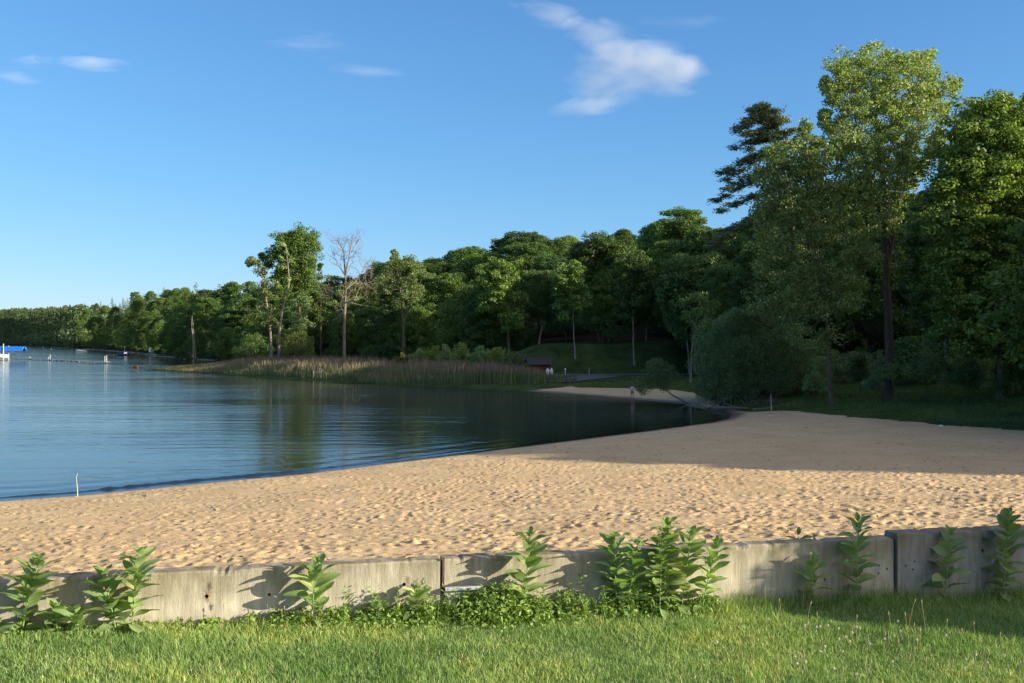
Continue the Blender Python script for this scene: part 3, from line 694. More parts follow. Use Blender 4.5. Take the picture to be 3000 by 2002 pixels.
# cottonwood in front of the pine
L = [(1760,365,24),(1748,400,24),(1812,345,22),(1838,385,34),(1858,405,34),(1795,415,40),(1882,375,28),(1908,350,16),(1905,440,34),(1770,470,36),(1785,350,26),(1800,385,38),(1850,300,14),(1845,325,20),(1855,355,30),(1880,330,12),(1770,420,32),(1825,440,46),(1880,420,34),(1900,385,26),(1780,490,44),(1850,500,52),(1905,480,40),(1760,555,38),(1820,570,50),(1885,560,48),
     (1920,540,30),(1750,620,38),(1810,640,46),(1880,640,48),(1925,620,30),(1740,690,34),(1800,700,42),(1860,710,44),(1915,700,36),(1830,765,30),(1890,770,26)]
lobe_tree('cottonwood_tree', 'darker cottonwood with slim grey trunk between the leaning pine and tallest tree', 84,
          [(1907, 928, 0), (1902, 800, 0), (1895, 670, 0), (1880, 560, 0), (1860, 440, 0), (1850, 340, 0)], L, .24, M['cotton'], M['bark'], 42, lsize=.21, dens=1.0, nlf=50, crad=.62, step=.95, start=.3, up=.2, aspect=.75, frac=.7)
# big maples at the right edge
L = [(2222,285,36),(2262,262,34),(2302,250,34),(2345,262,40),(2395,280,50),(2200,335,34),(2205,380,36),(2250,325,34),(2250,385,36),(2295,310,34),(2290,375,34),(2330,330,40),(2380,360,50),(2180,430,40),(2230,440,46),(2290,440,50),(2350,440,54),(2400,450,50),
     (2172,500,40),(2225,520,50),(2290,530,56),(2360,540,60),(2170,580,42),(2230,600,54),(2300,620,58),(2370,630,60),(2165,650,38),(2220,690,50),(2290,710,56),(2360,720,60),(2185,750,36),(2240,780,40),(2310,800,40),(2370,800,40)]
lobe_tree('maple_tree', 'large bright maple at the right edge, right of the tallest tree', 80,
          [(2300, 915, 0), (2298, 780, 0), (2290, 640, 0), (2280, 520, 0), (2275, 420, 0), (2270, 320, 0)], L, .38, M['brightmaple'], M['bark'], 43, lsize=.28, dens=1.0, nlf=90, step=1.0, crad=.85, flat=.5, up=.9, aspect=.7, start=.25, frac=.9)
# leaning pine with drooping left boughs
def leaning_pine():
    d = 98.0; r = np.random.default_rng(44)
    def W3(px, py, dy=0.0): return np.array([(px - 1500) * d / F, d + dy, CH + (HZ - py) * d / F])
    tr = [W3(2335, 1180), W3(2332, 900), W3(2325, 700), W3(2312, 560), W3(2290, 470), W3(2262, 390), W3(2228, 306)]
    base = tr[0].copy(); base[2] = gz(base[0], base[1]) - .05; tr[0] = base
    br = [((2300, 430), (2120, 512), 0, 1.0), ((2290, 445), (2130, 527), .3, .7), ((2300, 500), (2110, 588), .4, .9), ((2305, 490), (2118, 562), -1, .7), ((2312, 548), (2118, 620), 0, .9), ((2318, 590), (2092, 722), .3, 1.5), ((2318, 610), (2110, 712), -1.0, 1.4),
          ((2290, 400), (2163, 437), .3, .7), ((2280, 380), (2170, 412), -1, .7), ((2270, 350), (2165, 384), .2, .8), ((2265, 345), (2185, 362), 1.2, .7), ((2250, 330), (2178, 374), -1.2, .7), ((2245, 322), (2200, 352), .3, .6),
          ((2235, 314), (2200, 325), .4, .6), ((2240, 318), (2205, 335), -.8, .6), ((2232, 310), (2242, 318), 0, .5), ((2262, 345), (2270, 328), 0, .8), ((2280, 370), (2295, 345), .5, .9), ((2290, 400), (2318, 385), 0, 1.0),
          ((2295, 430), (2330, 420), .5, 1.1), ((2285, 395), (2230, 400), 1.5, 1.1), ((2280, 380), (2240, 370), -1.5, 1.1), ((2275, 370), (2250, 350), .8, 1.0), ((2290, 405), (2205, 428), 1.5, .8), ((2290, 410), (2240, 415), -1.8, .9), ((2260, 340), (2248, 330), 1.0, .9),
          ((2268, 352), (2222, 342), -.4, .9), ((2282, 385), (2205, 392), .6, .9)]
    P0, P1, R0, R1, LP, LA = [], [], [], [], [], []
    for (a, b, dy, w) in br:
        p0 = W3(*a); p1 = W3(*b, dy * 1.6); L_ = np.linalg.norm(p1 - p0); n = max(3, int(L_ / .8)); prev = p0
        for k in range(1, n + 1):
            t = k / n; p = p0 + (p1 - p0) * t + np.array([0, 0, .05 * L_ * math.sin(math.pi * t)]) + r.normal(size=3) * .08
            P0.append(prev); P1.append(p); R0.append(.10 * (1 - t) + .03); R1.append(.10 * (1 - t) * .9 + .025)
            if t > .15:
                for q in range(int(15 * w)):     # tufts along the bough
                    th = r.uniform(0, 6.28); rr = (.18 + .42 * w * (1 - abs(t - .6))) * r.uniform(.2, 1)
                    c = p + np.array([r.normal() * .3, math.cos(th) * rr * 1.2, math.sin(th) * rr * .26 + .10])
                    m_ = 16; LP.append(c + r.normal(size=(m_, 3)) * np.array([.22, .22, .13])); LA.append(np.repeat([((p1 - p0) / L_) * .8 + np.array([0, 0, .3])], m_, 0))
            prev = p
    LP = np.concatenate(LP); LA = np.concatenate(LA)
    wood = seg_mesh(np.array(P0) - base, np.array(P1) - base, R0, R1)
    tw = grow([p - base for p in tr], .40, .06, [], r)
    wood = (np.vstack([wood[0], tw[0]]), np.vstack([wood[1], tw[1] + len(wood[0])]))
    leaf = leaf_quads(LP - base, .34, r, up=.4, aspect=.28, axis=LA)
    make_tree_obj('pine_tree', wood, leaf, M['bark'], M['bluepine'], tuple(base), 'leaning pine with long drooping boughs reaching left against the sky', 'tree')
leaning_pine()
# cluster on the point beyond the reeds
L = [(648,545,14),(670,548,16),(690,540,16),(712,545,16),(722,565,13),(700,572,18),(672,575,16),(645,575,18),(626,590,16),(655,600,16),(690,605,18),(715,598,14),(700,635,18),(680,640,16),(714,625,12),(600,590,9),(612,605,12),(640,625,14),(690,665,16),(670,675,13),(700,690,12),(660,555,16),(680,560,18),(700,555,16),(665,620,18),(700,612,18),(685,590,18),(640,640,14),(660,655,14),(715,655,12)]
lobe_tree('cottonwood_tree', 'tallest broad cottonwood of the cluster on the point beyond the reeds', 214, [(690, 822, 0), (688, 740, 0), (682, 660, 0), (690, 560, 0)], L, .55, M['maple'], M['bark'], 45, lsize=.36, dens=1.1, step=1.25, crad=.95, tip=.04, frac=.6)
L = [(575,598,8),(590,605,10),(600,625,13),(612,650,14),(600,670,13),(622,680,14),(628,712,13),(612,735,12),(632,745,12),(598,705,10),(570,605,6),(640,660,10)]
lobe_tree('cottonwood_tree', 'sparse twisting cottonwood leaning left at the left side of the cluster', 208, [(624, 822, 0), (620, 760, 0), (612, 700, 0), (604, 640, 0), (588, 605, 0)], L, .4, M['cotton'], M['paleb'], 46, lsize=.34, dens=1.0, step=1.15, crad=.8, tip=.045, frac=.8)
L = [(650,560,7),(655,580,7),(648,610,6),(668,600,8),(660,640,6),(645,590,5)]
lobe_tree('cottonwood_tree', 'half-bare tree with curved pale trunk in front of the broad cottonwood', 203, [(641, 822, 0), (640, 770, 0), (648, 710, 0), (664, 650, 0), (660, 600, 0), (655, 560, 0)], L, .42, M['cotton'], M['deadb'], 47, lsize=.38, dens=.35, step=1.2, crad=.9, tip=.06, frac=1)
L = [(672,740,14),(685,720,12),(700,700,12),(690,750,14),(705,735,12),(680,690,10)]
lobe_tree('poplar_tree', 'young slim poplar with a fuzzy crown below the broad cottonwood', 204, [(679, 822, 0), (680, 770, 0), (688, 700, 0)], L, .2, M['willow'], M['bark'], 48, lsize=.32, dens=1.0, step=1.15, crad=1.0)
L = [(735,640,12),(745,660,13),(728,672,14),(750,690,13),(735,610,6),(720,700,14),(742,720,14),(728,745,14)]
lobe_tree('poplar_tree', 'pointed green poplar right behind the broad cottonwood', 224, [(736, 815, 0), (736, 700, 0), (738, 620, 0)], L, .3, M['maple'], M['bark'], 49, lsize=.36, dens=1.0, step=1.2, crad=.9)
L = [(790,700,10),(780,672,10),(800,720,12),(775,730,10),(765,700,9),(815,690,9),(820,720,9)]
lobe_tree('willow_tree', 'thin olive willow directly behind the bare dead tree', 212, [(790, 820, 0), (790, 740, 0), (785, 680, 0)], L, .25, M['willow'], M['bark'], 50, lsize=.34, dens=1.0, step=1.2, crad=1.1)
L = [(880,640,14),(905,610,16),(935,600,16),(960,610,16),(975,635,13),(945,640,16),(915,645,16),(890,665,12),(925,675,12),(960,665,12),(905,590,8),(905,580,5),(950,690,10)]
lobe_tree('cottonwood_tree', 'wide-crowned cottonwood with forking trunk, first right of the bare dead tree', 192, [(926, 830, 0), (926, 760, 0), (922, 700, 0), (915, 640, 0), (905, 590, 0)], L, .42, M['cotton'], M['bark'], 51, lsize=.34, dens=1.0, step=1.2, crad=.85, tip=.04, trunks2=(([(926, 740, 0), (945, 690, .5), (968, 640, .5)], .2),), frac=.7)
for k, (bx, by, tx, ty, rr_, cl, lab) in enumerate([(1320, 858, 1312, 640, .13, 34, 'slim pale-trunked maple standing by the road in front of the mown bank'),
        (1378, 838, 1362, 600, .24, 44, 'maple with twin leaning trunks on the right end of the mown bank'), (1417, 835, 1402, 590, .32, 48, 'large maple with thick leaning trunk on the mown bank right'),
        (1456, 857, 1450, 620, .16, 38, 'slim straight maple by the road, right of the thick leaning trunk'), (1168, 812, 1160, 640, .30, 46, 'dark maple with a thick straight trunk at the left end of the mown bank'),
        (1583, 860, 1566, 640, .17, 36, 'white-trunked tree between the road and the huge willow')]):
    r8 = random.Random(k + 3); dd_ = (158, 172, 172, 156, 172, 148)[k]
    L = [(tx + r8.uniform(-1, 1) * cl, ty + cl * 1.0 * q_ + r8.uniform(-10, 10), cl * r8.uniform(.5, .72)) for q_ in (-.3, 0, .4, .8, 1.2, 1.6, 2.0, -.6) for _ in (0, 1)]
    lobe_tree('maple_tree', lab, dd_, [(bx, by, 0), ((bx * 2 + tx) / 3, by - (by - ty) * .33, 0), (tx, ty, 0)], L, rr_, M['dark'] if k % 2 else M['maple'], M['paleb'] if k in (0, 3, 5) else M['bark'], 140 + k, lsize=.38, dens=1.0, nlf=70, step=1.4, crad=1.0, flat=.5, up=.8, aspect=.65, start=.45, frac=.8,
              trunks2=(([(bx - 6, by, -.3), (bx + (tx - bx) * .2 + 14, by - 90, -.5), (tx + 26, ty + 20, -.5)], rr_ * .8),) if k == 1 else ())
# bare dead tree
def bare_tree(name, label, d, base_px, limbs, r0, seed, tw=7, mat=None):
    r = np.random.default_rng(seed)
    def W3(vx, vy, dy=0.0): return np.array([(vx * VS - 1500) * d / F, d + dy, CH + (HZ - vy * VS) * d / F])
    P0, P1, R0, R1 = [], [], [], []; base = W3(*base_px); base[2] = gz(base[0], base[1]) - .1
    def seg(a, b, ra, rb): P0.append(a); P1.append(b); R0.append(ra); R1.append(rb)
    def twig(p, d_, L_, rad, lev):
        n = 3; q = p
        for k in range(n):
            d_ = d_ + r.normal(size=3) * .22 + np.array([0, 0, .06]); d_ /= np.linalg.norm(d_); q2 = q + d_ * L_ / n
            seg(q, q2, rad * (1 - k / n * .6), rad * (1 - (k + 1) / n * .6)); q = q2
            if lev > 0:
                dd = d_ + r.normal(size=3) * .7; dd /= np.linalg.norm(dd); twig(q, dd, L_ * r.uniform(.4, .65), rad * .55, lev - 1)
    for pts, ra, rb in limbs:
        ps = [base if (k == 0 and pts[0] == base_px) else W3(*p) for k, p in enumerate(pts)]
        n = len(ps)
        for k in range(n - 1):
            m_ = 4
            for j in range(m_):
                t0 = (k + j / m_) / (n - 1); t1 = (k + (j + 1) / m_) / (n - 1)
                a = ps[k] + (ps[k + 1] - ps[k]) * j / m_; b = ps[k] + (ps[k + 1] - ps[k]) * (j + 1) / m_
                seg(a, b, ra + (rb - ra) * t0, ra + (rb - ra) * t1)
                zf = (b[2] - base[2])
                if tw and zf > 9 and r.random() < .8:
                    dv = (ps[k + 1] - ps[k]); dv /= np.linalg.norm(dv); dv = dv * .7 + r.normal(size=3) * .6; dv /= np.linalg.norm(dv)
                    twig(b, dv, r.uniform(1.6, 3.2), .05, 2)
        dv = ps[-1] - ps[-2]; dv /= np.linalg.norm(dv)
        for _ in range(3 if tw else 0): twig(ps[-1], dv + r.normal(size=3) * .3, 1.6, .04, 1)
    w = seg_mesh(np.array(P0) - base, np.array(P1) - base, R0, R1, 6)
    t = empty(name, tuple(base)); tag(t, label, 'tree'); link_mesh('trunk', fast_mesh('trunk', *w), [mat or M['deadb']], t, smooth=True); return t
bare_tree('dead_tree', 'tall bare dead tree with forked pale branches rising behind the reeds', 186, (790, 835, 0),
          [([(790, 835, 0), (790, 760, 0), (792, 700, 0), (793, 640, 0), (790, 600, 0)], .33, .13), ([(790, 600, 0), (788, 575, .3), (776, 557, .5)], .13, .05), ([(792, 640, 0), (800, 600, -.4), (806, 570, -.5), (808, 552, -.3)], .16, .05),
           ([(806, 580, 0), (815, 562, .3)], .08, .04), ([(793, 665, 0), (812, 648, 1), (828, 625, 1.4), (836, 605, 1.5)], .12, .05), ([(792, 695, 0), (815, 690, -1), (830, 655, -1.2), (838, 632, -1)], .14, .05),
           ([(790, 680, 0), (780, 668, .8), (757, 676, 1.5), (745, 672, 1.6)], .09, .04), ([(790, 630, 0), (776, 610, 1), (764, 585, 1)], .09, .04), ([(812, 648, 1), (826, 650, 1.6), (842, 648, 2)], .06, .03)], .4, 61)
bare_tree('dead_tree', 'pair of thin bare trunks at the far shoreline by the timber pile', 300, (445, 824, 0),
          [([(445, 824, 0), (443, 780, 0), (440, 750, 0), (441, 725, 0)], .18, .06), ([(449, 824, 0), (446, 785, 0), (443, 740, 0)], .15, .05)], .3, 62, mat=M['paleb'], tw=0)
bare_tree('dead_tree', 'white leaning bare trunk on the bank between the dark maples', 176, (1236, 782, 0), [([(1236, 782, 0), (1240, 768, 0), (1244, 752, 0)], .2, .12)], .2, 63, mat=M['paleb'])

# bright willow bushes at the foot of the cluster
lobe_tree('willow_bush', 'bright yellow-green willow bush under the cluster on the point', 200, [(690, 825, 0), (692, 800, 0), (695, 770, 0)],
          [(688, 765, 14), (700, 785, 16), (680, 795, 14), (665, 775, 12), (712, 800, 12), (655, 800, 12), (640, 780, 10), (695, 805, 14)], .15, M['brightwillow'], M['bark'], 52, lsize=.3, dens=1.2, step=1.1, crad=.9, flat=.9, aspect=.4, cat='bush', frac=.5)
lobe_tree('willow_bush', 'low green willow bush at the left foot of the cluster on the point', 214, [(585, 822, 0), (585, 805, 0), (583, 790, 0)],
          [(570, 780, 14), (590, 775, 14), (575, 800, 14), (600, 800, 14), (555, 805, 12), (540, 808, 8), (610, 812, 10), (620, 800, 10)], .15, M['dark'], M['bark'], 53, lsize=.3, dens=1.1, step=1.2, crad=.9, flat=.9, aspect=.4, cat='bush', frac=.5)
# big grey-green willow at the tip of the beach
L = [(1625,790,30),(1640,760,26),(1680,748,28),(1720,745,28),(1760,750,28),(1800,765,28),(1650,810,34),(1700,800,40),(1760,800,40),(1820,800,36),(1610,840,24),(1640,860,32),(1690,860,38),(1750,860,40),(1810,850,38),(1850,850,28),
     (1620,890,22),(1660,900,24),(1720,895,24),(1780,892,24),(1830,880,26),(1870,860,24),(1880,885,20),(1700,725,16),(1740,722,14),(1840,905,12)]
lobe_tree('willow_tree', 'huge rounded grey-green willow overhanging the tip of the beach', 97, [(1735, 930, 0), (1735, 890, 0), (1730, 840, 0), (1725, 790, 0)], L, .35, M['willow'], M['bark'], 54, lsize=.24, dens=1.0, nlf=170, step=1.35, crad=1.0, shell=.62, flat=.9, up=.5, aspect=.35, depth=.7, start=.1, frac=.9)
L = [(1570,700,14),(1590,690,16),(1615,685,16),(1635,700,14),(1600,715,16),(1580,730,14),(1620,730,16),(1605,750,12)]
lobe_tree('willow_tree', 'loose yellow-green tree peeping above the left of the huge willow', 122, [(1585, 862, 0), (1588, 800, 0), (1596, 750, 0), (1602, 700, 0)], L, .16, M['dark'], M['paleb'], 55, lsize=.28, dens=.8, step=1.2, crad=.8, frac=.8)
def bush(lab, d, vx, vtop, vbot, hw, mk_, seed, name='bush', lsize=.2):
    r = random.Random(seed); L = []
    H_ = vbot - vtop
    for k in range(9):
        a = r.uniform(-1, 1); L.append((vx + a * hw * .7, vbot - H_ * (.25 + .5 * math.sqrt(1 - a * a) * r.uniform(.3, 1)), hw * .33))
    L.append((vx + r.uniform(-.2, .2) * hw, vtop + hw * .25, hw * .28))
    return lobe_tree(name, lab, d, [(vx, vbot, 0), (vx, vbot - H_ * .3, 0), (vx, vbot - H_ * .6, 0)], L, .07, M[mk_], M['bark'], seed, lsize=lsize, dens=1.1, step=1.0, crad=.6, flat=.95, up=.2, aspect=.4, cat='bush', frac=.6, start=.1, tip=.015)
bush('pale green bush between the two bare trunks, right of the huge willow', 86, 2025, 805, 925, 42, 'willow', 71)
bush('tall grey-green bush right of the thickest trunk', 84, 2125, 765, 925, 62, 'willow', 72)
bush('dark leafy bush under the right edge maple', 82, 2215, 800, 935, 50, 'dark', 73)
bush('dark bush at the far right edge of the grass bank', 80, 2330, 800, 930, 55, 'dark', 74)
bush('blue-green bush low against the slim grey trunk', 89, 1870, 830, 928, 30, 'willow', 75)
bush('yellow-green sapling thicket left of the thickest trunk', 95, 1975, 790, 920, 34, 'dark', 76)
for k, (vx, vt, vb, hw, lab) in enumerate([(958, 805, 850, 22, 'first and leftmost pale willow bush behind the reeds'), (990, 800, 850, 24, 'second pale willow bush from the left behind the reeds'), (1025, 802, 852, 24, 'third pale willow bush from the left behind the reeds'),
        (1062, 796, 852, 26, 'highest pale willow bush behind the reeds'), (1100, 800, 855, 26, 'third pale willow bush from the right behind the reeds'), (1140, 803, 855, 26, 'second pale willow bush from the right behind the reeds'), (1185, 808, 858, 28, 'last pale willow bush behind the reeds, left of the red shed'),
        (925, 815, 845, 14, 'small pale willow bush at left end of the row behind the reeds')]):
    bush(lab, 168 - k * 1.5, vx, vt - 7, vb, hw * 1.3, 'brightwillow' if k % 2 else 'willow', 80 + k, name='willow_bush', lsize=.26).__setitem__('group', 'willow bushes behind the reeds')

# leaning half-fallen willow over the water
def leaning_willow():
    d = 96.0; r = np.random.default_rng(91)
    def W3(px, py, dy=0.0): return np.array([(px - 1500) * d / F, d + dy, CH + (HZ - py) * d / F])
    tr = [W3(2062, 1203), W3(2025, 1188), W3(2000, 1174, 1), W3(1975, 1158, 2), W3(1955, 1138, 3)]
    base = tr[0].copy(); base[2] = 0.05; tr[0] = base
    A, AR = [], []
    for (a, b, c) in [(1940,1075,26),(1915,1085,22),(1965,1090,24),(1935,1105,30),(1905,1112,22),(1975,1112,20),(1950,1125,22),(1915,1130,20),(1990,1100,14),(1895,1150,9),(1885,1142,9),(1960,1145,14),(1930,1062,9)]:
        R_ = c * d / F; n = max(3, int(14 * R_)); A.append(W3(a, b, 3) + rand_unit(r, n) * r.uniform(.3, 1, n)[:, None] * R_ * np.array([1, 1.6, 1])); AR.append(np.full(n, .38))
    A = np.concatenate(A); AR = np.concatenate(AR); P, u = clumps(A, AR, 55, r, flat=.9)
    wood = grow([p - base for p in tr], .17, .05, A[::4] - base, r, tip=.014, start=.45)
    leaf = leaf_quads(P - base, .17, r, up=.2, aspect=.35, outward=u)
    make_tree_obj('willow_tree', wood, leaf, M['drift'], M['willow'], tuple(base), 'small half-fallen willow leaning left over the water edge', 'tree')
leaning_willow()

# unseen round crown added off the lawn, shaped to shade the wall
variant('shade_crown', 'dome', 4.1, .20, .68, 1100, 110, .13, M['maple'], M['bark'], 15, rad=.45, trunk_r=.08, flat=1.0, tip=.012)
t_ = 10.3; cxs = 2.10 + .9455 * t_ + 1.98 * .3256; cys = 9.39 - .3256 * t_ + 1.98 * .9455
put('shade_crown', 'shade_tree', cxs, cys, 4.2, 'unseen round-crowned tree added beyond the right edge to shade the wall', z=lawn_z(cxs, cys), cat='tree')

# wood continuing out of frame on the right (its shade falls across the beach)
items = []; r_ = np.random.default_rng(17)
for k in range(95):
    x = r_.uniform(34, 135); y = r_.uniform(-5, 150)
    dl = y - (27.5 - .345 * (x - 40))
    if dl < 0: continue
    if x < .514 * y + 7: continue
    items.append((x, y, (min(17, 7.5 + dl * .32) + max(0, x - 42) * .22) * r_.uniform(.93, 1.07)))
items.sort(key=lambda t: (t[1], t[0]))
for k, (x, y, h) in enumerate(items):
    put(['maple0', 'maple1', 'maple2'][k % 3], 'maple_tree', x, y, h, 'leafy maple in the wood right of the beach outside the photo', 'maples in the wood right of the beach', wide=1.15)

# ------------------------------------------------------------------ clouds

def cloud(name, label, d, blobs, dens, seed, stretch=1.0, nscale=1.0, thick=60.0, thr=0.5, soft=0.25):
    """blobs: (vx, vy, half width, half height, tilt degrees, weight) in view pixels"""
    VSc = 3000 / 2350.0; m_ = VSc * d / F
    P = lambda vx, vy: ((vx * VSc - 1500) * d / F, CH + (HZ - vy * VSc) * d / F)
    cx = sum(b[0] for b in blobs) / len(blobs); cy = sum(b[1] for b in blobs) / len(blobs); X0, Z0 = P(cx, cy)
    # closed low-poly hull: one flattened ellipsoid per blob would overlap, so use one convex slab outline
    import mathutils
    pts = []
    for b in blobs:
        x, z = P(b[0], b[1]); ca, sa = math.cos(R(b[4])), math.sin(R(b[4]))
        for k in range(12):
            a = k * math.pi / 6; u = 1.25 * b[2] * m_ * math.cos(a); v = 1.25 * b[3] * m_ * math.sin(a)
            for dy in (-thick, thick): pts.append((x + u * ca - v * sa - X0, dy, z + u * sa + v * ca - Z0))
    import bmesh
    bm = bmesh.new(); vs = [bm.verts.new(p) for p in pts]; r_ = bmesh.ops.convex_hull(bm, input=vs)
    for v in [v for v in bm.verts if not v.link_faces]: bm.verts.remove(v)
    me = bpy.data.meshes.new(name); bm.to_mesh(me); bm.free()
    m = bpy.data.materials.new(name + '_vapour'); m.use_nodes = True; nt = m.node_tree; nt.nodes.clear()
    out = nt.nodes.new('ShaderNodeOutputMaterial'); vol = nt.nodes.new('ShaderNodeVolumePrincipled'); vol.inputs['Color'].default_value = (1, 1, 1, 1); vol.inputs['Anisotropy'].default_value = -0.3
    nt.links.new(vol.outputs[0], out.inputs['Volume'])
    tc = nt.nodes.new('ShaderNodeTexCoord'); prev = None
    nz = nt.nodes.new('ShaderNodeTexNoise'); nz.inputs['Scale'].default_value = nscale * 0.011; nz.inputs['Detail'].default_value = 7; nz.inputs['Roughness'].default_value = .6; nz.inputs['Distortion'].default_value = .6
    mpn = nt.nodes.new('ShaderNodeMapping'); mpn.inputs['Scale'].default_value = (1 / stretch, 1, 1); mpn.inputs['Rotation'].default_value = (0, R(blobs[0][4]), 0); mpn.inputs['Location'].default_value = (seed * 13.1, 0, 0)
    nt.links.new(tc.outputs['Object'], mpn.inputs[0]); nt.links.new(mpn.outputs[0], nz.inputs['Vector'])
    for b in blobs:
        x, z = P(b[0], b[1]); mp = nt.nodes.new('ShaderNodeMapping'); mp.vector_type = 'TEXTURE'
        mp.inputs['Location'].default_value = (x - X0, 0, z - Z0); mp.inputs['Rotation'].default_value = (0, -R(b[4]), 0); mp.inputs['Scale'].default_value = (b[2] * m_, thick, b[3] * m_)
        ln = nt.nodes.new('ShaderNodeVectorMath'); ln.operation = 'LENGTH'
        mr = nt.nodes.new('ShaderNodeMapRange'); mr.inputs['From Min'].default_value = 1.15; mr.inputs['From Max'].default_value = 0.35; mr.inputs['To Max'].default_value = b[5]
        nt.links.new(tc.outputs['Object'], mp.inputs[0]); nt.links.new(mp.outputs[0], ln.inputs[0]); nt.links.new(ln.outputs['Value'], mr.inputs['Value'])
        if prev is None: prev = mr
        else:
            mx = nt.nodes.new('ShaderNodeMath'); mx.operation = 'MAXIMUM'; nt.links.new(prev.outputs[0], mx.inputs[0]); nt.links.new(mr.outputs[0], mx.inputs[1]); prev = mx
    # density = smooth(mask + noise - thr)
    ad = nt.nodes.new('ShaderNodeMath'); ad.operation = 'MULTIPLY_ADD'; ad.inputs[1].default_value = 2.6; nt.links.new(nz.outputs[0], ad.inputs[0]); nt.links.new(prev.outputs[0], ad.inputs[2])
    rm = nt.nodes.new('ShaderNodeMapRange'); rm.inputs['From Min'].default_value = thr + 1.0; rm.inputs['From Max'].default_value = thr + 1.0 + soft * 4; rm.inputs['To Max'].default_value = dens
    nt.links.new(ad.outputs[0], rm.inputs['Value'])
    gt = nt.nodes.new('ShaderNodeMath'); gt.operation = 'MULTIPLY'; ck = nt.nodes.new('ShaderNodeMath'); ck.operation = 'GREATER_THAN'; ck.inputs[1].default_value = 0.02
    nt.links.new(prev.outputs[0], ck.inputs[0]); nt.links.new(rm.outputs[0], gt.inputs[0]); nt.links.new(ck.outputs[0], gt.inputs[1])
    nt.links.new(gt.outputs[0], vol.inputs['Density'])
    o = link_mesh(name, me, [m]); o.location = (X0, d, Z0); tag(o, label, 'cloud', 'thin clouds in the sky'); return o


cloud('cloud', 'largest wispy white cloud, wedge shaped, in the middle of the sky', 4000, [(1505,148,118,62,-16,1.1),(1425,125,135,62,-24,.95),(1440,175,110,40,-16,.85),(1285,42,120,24,-14,.66),(1410,190,110,52,-5,.66),(1360,243,105,26,6,.74),(1560,160,52,44,-10,1.05)], .0050, 1, 2.2, 1.1, thick=90, thr=.50)
cloud('cloud', 'thin bright streak of cloud high on the left', 4000, [(205,146,95,17,-3,.9)], 0.0048, 4, 4, 2.6, thick=40)
cloud('cloud', 'smaller faint streak of cloud left of the bright streak', 4000, [(78,140,50,14,3,.8)], 0.0024, 6, 4, 2.6, thick=40)
cloud('cloud', 'faint low streak of cloud at the left edge of the sky', 4000, [(40,180,60,16,-10,.78)], 0.0021, 9, 4, 2.6, thick=40)
cloud('cloud', 'faint broken streak of cloud left of the sky centre, lower one', 4000, [(835,160,95,16,-4,.76)], 0.0027, 12, 5, 3.0, thick=40)
cloud('cloud', 'faintest broken streak of cloud left of the sky centre, upper one', 4000, [(720,95,110,34,-6,.56)], 0.0018, 15, 5, 3.0, thick=40)
cloud('cloud', 'faint thin streak of cloud above right of the largest cloud', 4000, [(1560,48,120,18,-2,.64)], 0.0018, 18, 6, 3.0, thick=40)


# ------------------------------------------------------------------ undergrowth inside the wood
def shrub_rank(rank, dd, step, hlo, hhi, grp, x0=560, x1=3060):
    items = []; px = x0
    while px < x1:
        d = np.interp(px, FPX, FD) + dd + fr.normal() * 3
        items.append((px + fr.uniform(-.3, .3) * step, ['shrub2', 'shrub2', 'shrub0'][int(fr.integers(3))], d)); px += step * 160 / d
    lab = rank_labels([(a, b) for a, b, _ in items], rank)
    for i, (p, k, d) in enumerate(items):
        x = (p - 1500) * d / F
        if abs(x - 14) < 17 and d < 176: continue
        put(k, 'shrub', x, d, fr.uniform(hlo, hhi), lab[i], grp, wide=fr.uniform(1.1, 1.5), cat='shrub')
shrub_rank('undergrowth at wood edge', 5, 105, 3, 5.5, 'undergrowth at the wood edge')
shrub_rank('undergrowth deeper in wood', 26, 120, 5, 8, 'undergrowth deeper in the wood')
shrub_rank('undergrowth far inside wood', 50, 135, 7, 10, 'undergrowth far inside the wood')

# ------------------------------------------------------------------ far shore on the left
LML = [(505, 'weeping willow'), (440, 'twin bare trunks'), (361, 'blue cabin boat'), (238, 'white motorboat')]
def left_rank(rank, f, dy, step, keys, probs, grp):
    items = []; px = 236
    while px < 575:
        ds = np.interp(px, T_PX, T_DS); dr = np.interp(px, T_PX, T_DR); d = ds + (dr - ds) * f + 4 + fr.normal() * 5
        k = keys[int(fr.choice(len(keys), p=probs))]; top = np.interp(px, [0, 223, 330, 420, 500, 540, 600], [903, 888, 876, 856, 842, 838, 830])
        items.append((px, k, d, top + dy + fr.uniform(-9, 14))); px += step * fr.uniform(.8, 1.2)
    lab = rank_labels([(a, b) for a, b, _, _ in items], rank, LML)
    for i, (p, k, d, ty) in enumerate(items):
        x = (p - 1500) * d / F; g = gz(x, d); put(k, nm(k), x, d, max(6, CH + (HZ - ty) / F * d - g), lab[i], grp, wide=fr.uniform(.8, 1.15))
KL = ['maple0', 'maple1', 'maple2', 'wood1', 'pine0', 'pine1']
left_rank('far left ridge', .85, 2, 12, KL, [.12, .12, .06, .1, .15, .45], 'trees on the far left ridge')
left_rank('far left upper slope', .5, 22, 13, KL, [.15, .15, .1, .1, .1, .4], 'trees on the far left upper slope')
left_rank('far left slope', .22, 52, 15, KL, [.2, .25, .2, .1, .1, .15], 'trees on the far left slope')
left_rank('far left waterside', .0, 85, 15, KL, [.25, .3, .25, .1, .0, .1], 'trees at the far left waterside')
VAR['farwillow'] = None
lobe_tree('willow_tree', 'weeping willow at the far shoreline left of the timber pile', 440, [(398, 812, 0), (398, 800, 0), (398, 785, 0)],
          [(385,790,9),(398,784,10),(410,790,9),(388,800,9),(400,800,10),(412,802,8),(380,806,6),(395,808,8)], .3, M['willow'], M['bark'], 95, lsize=.8, dens=.8, step=1.8, crad=1.4, up=0, aspect=.3, frac=.4)
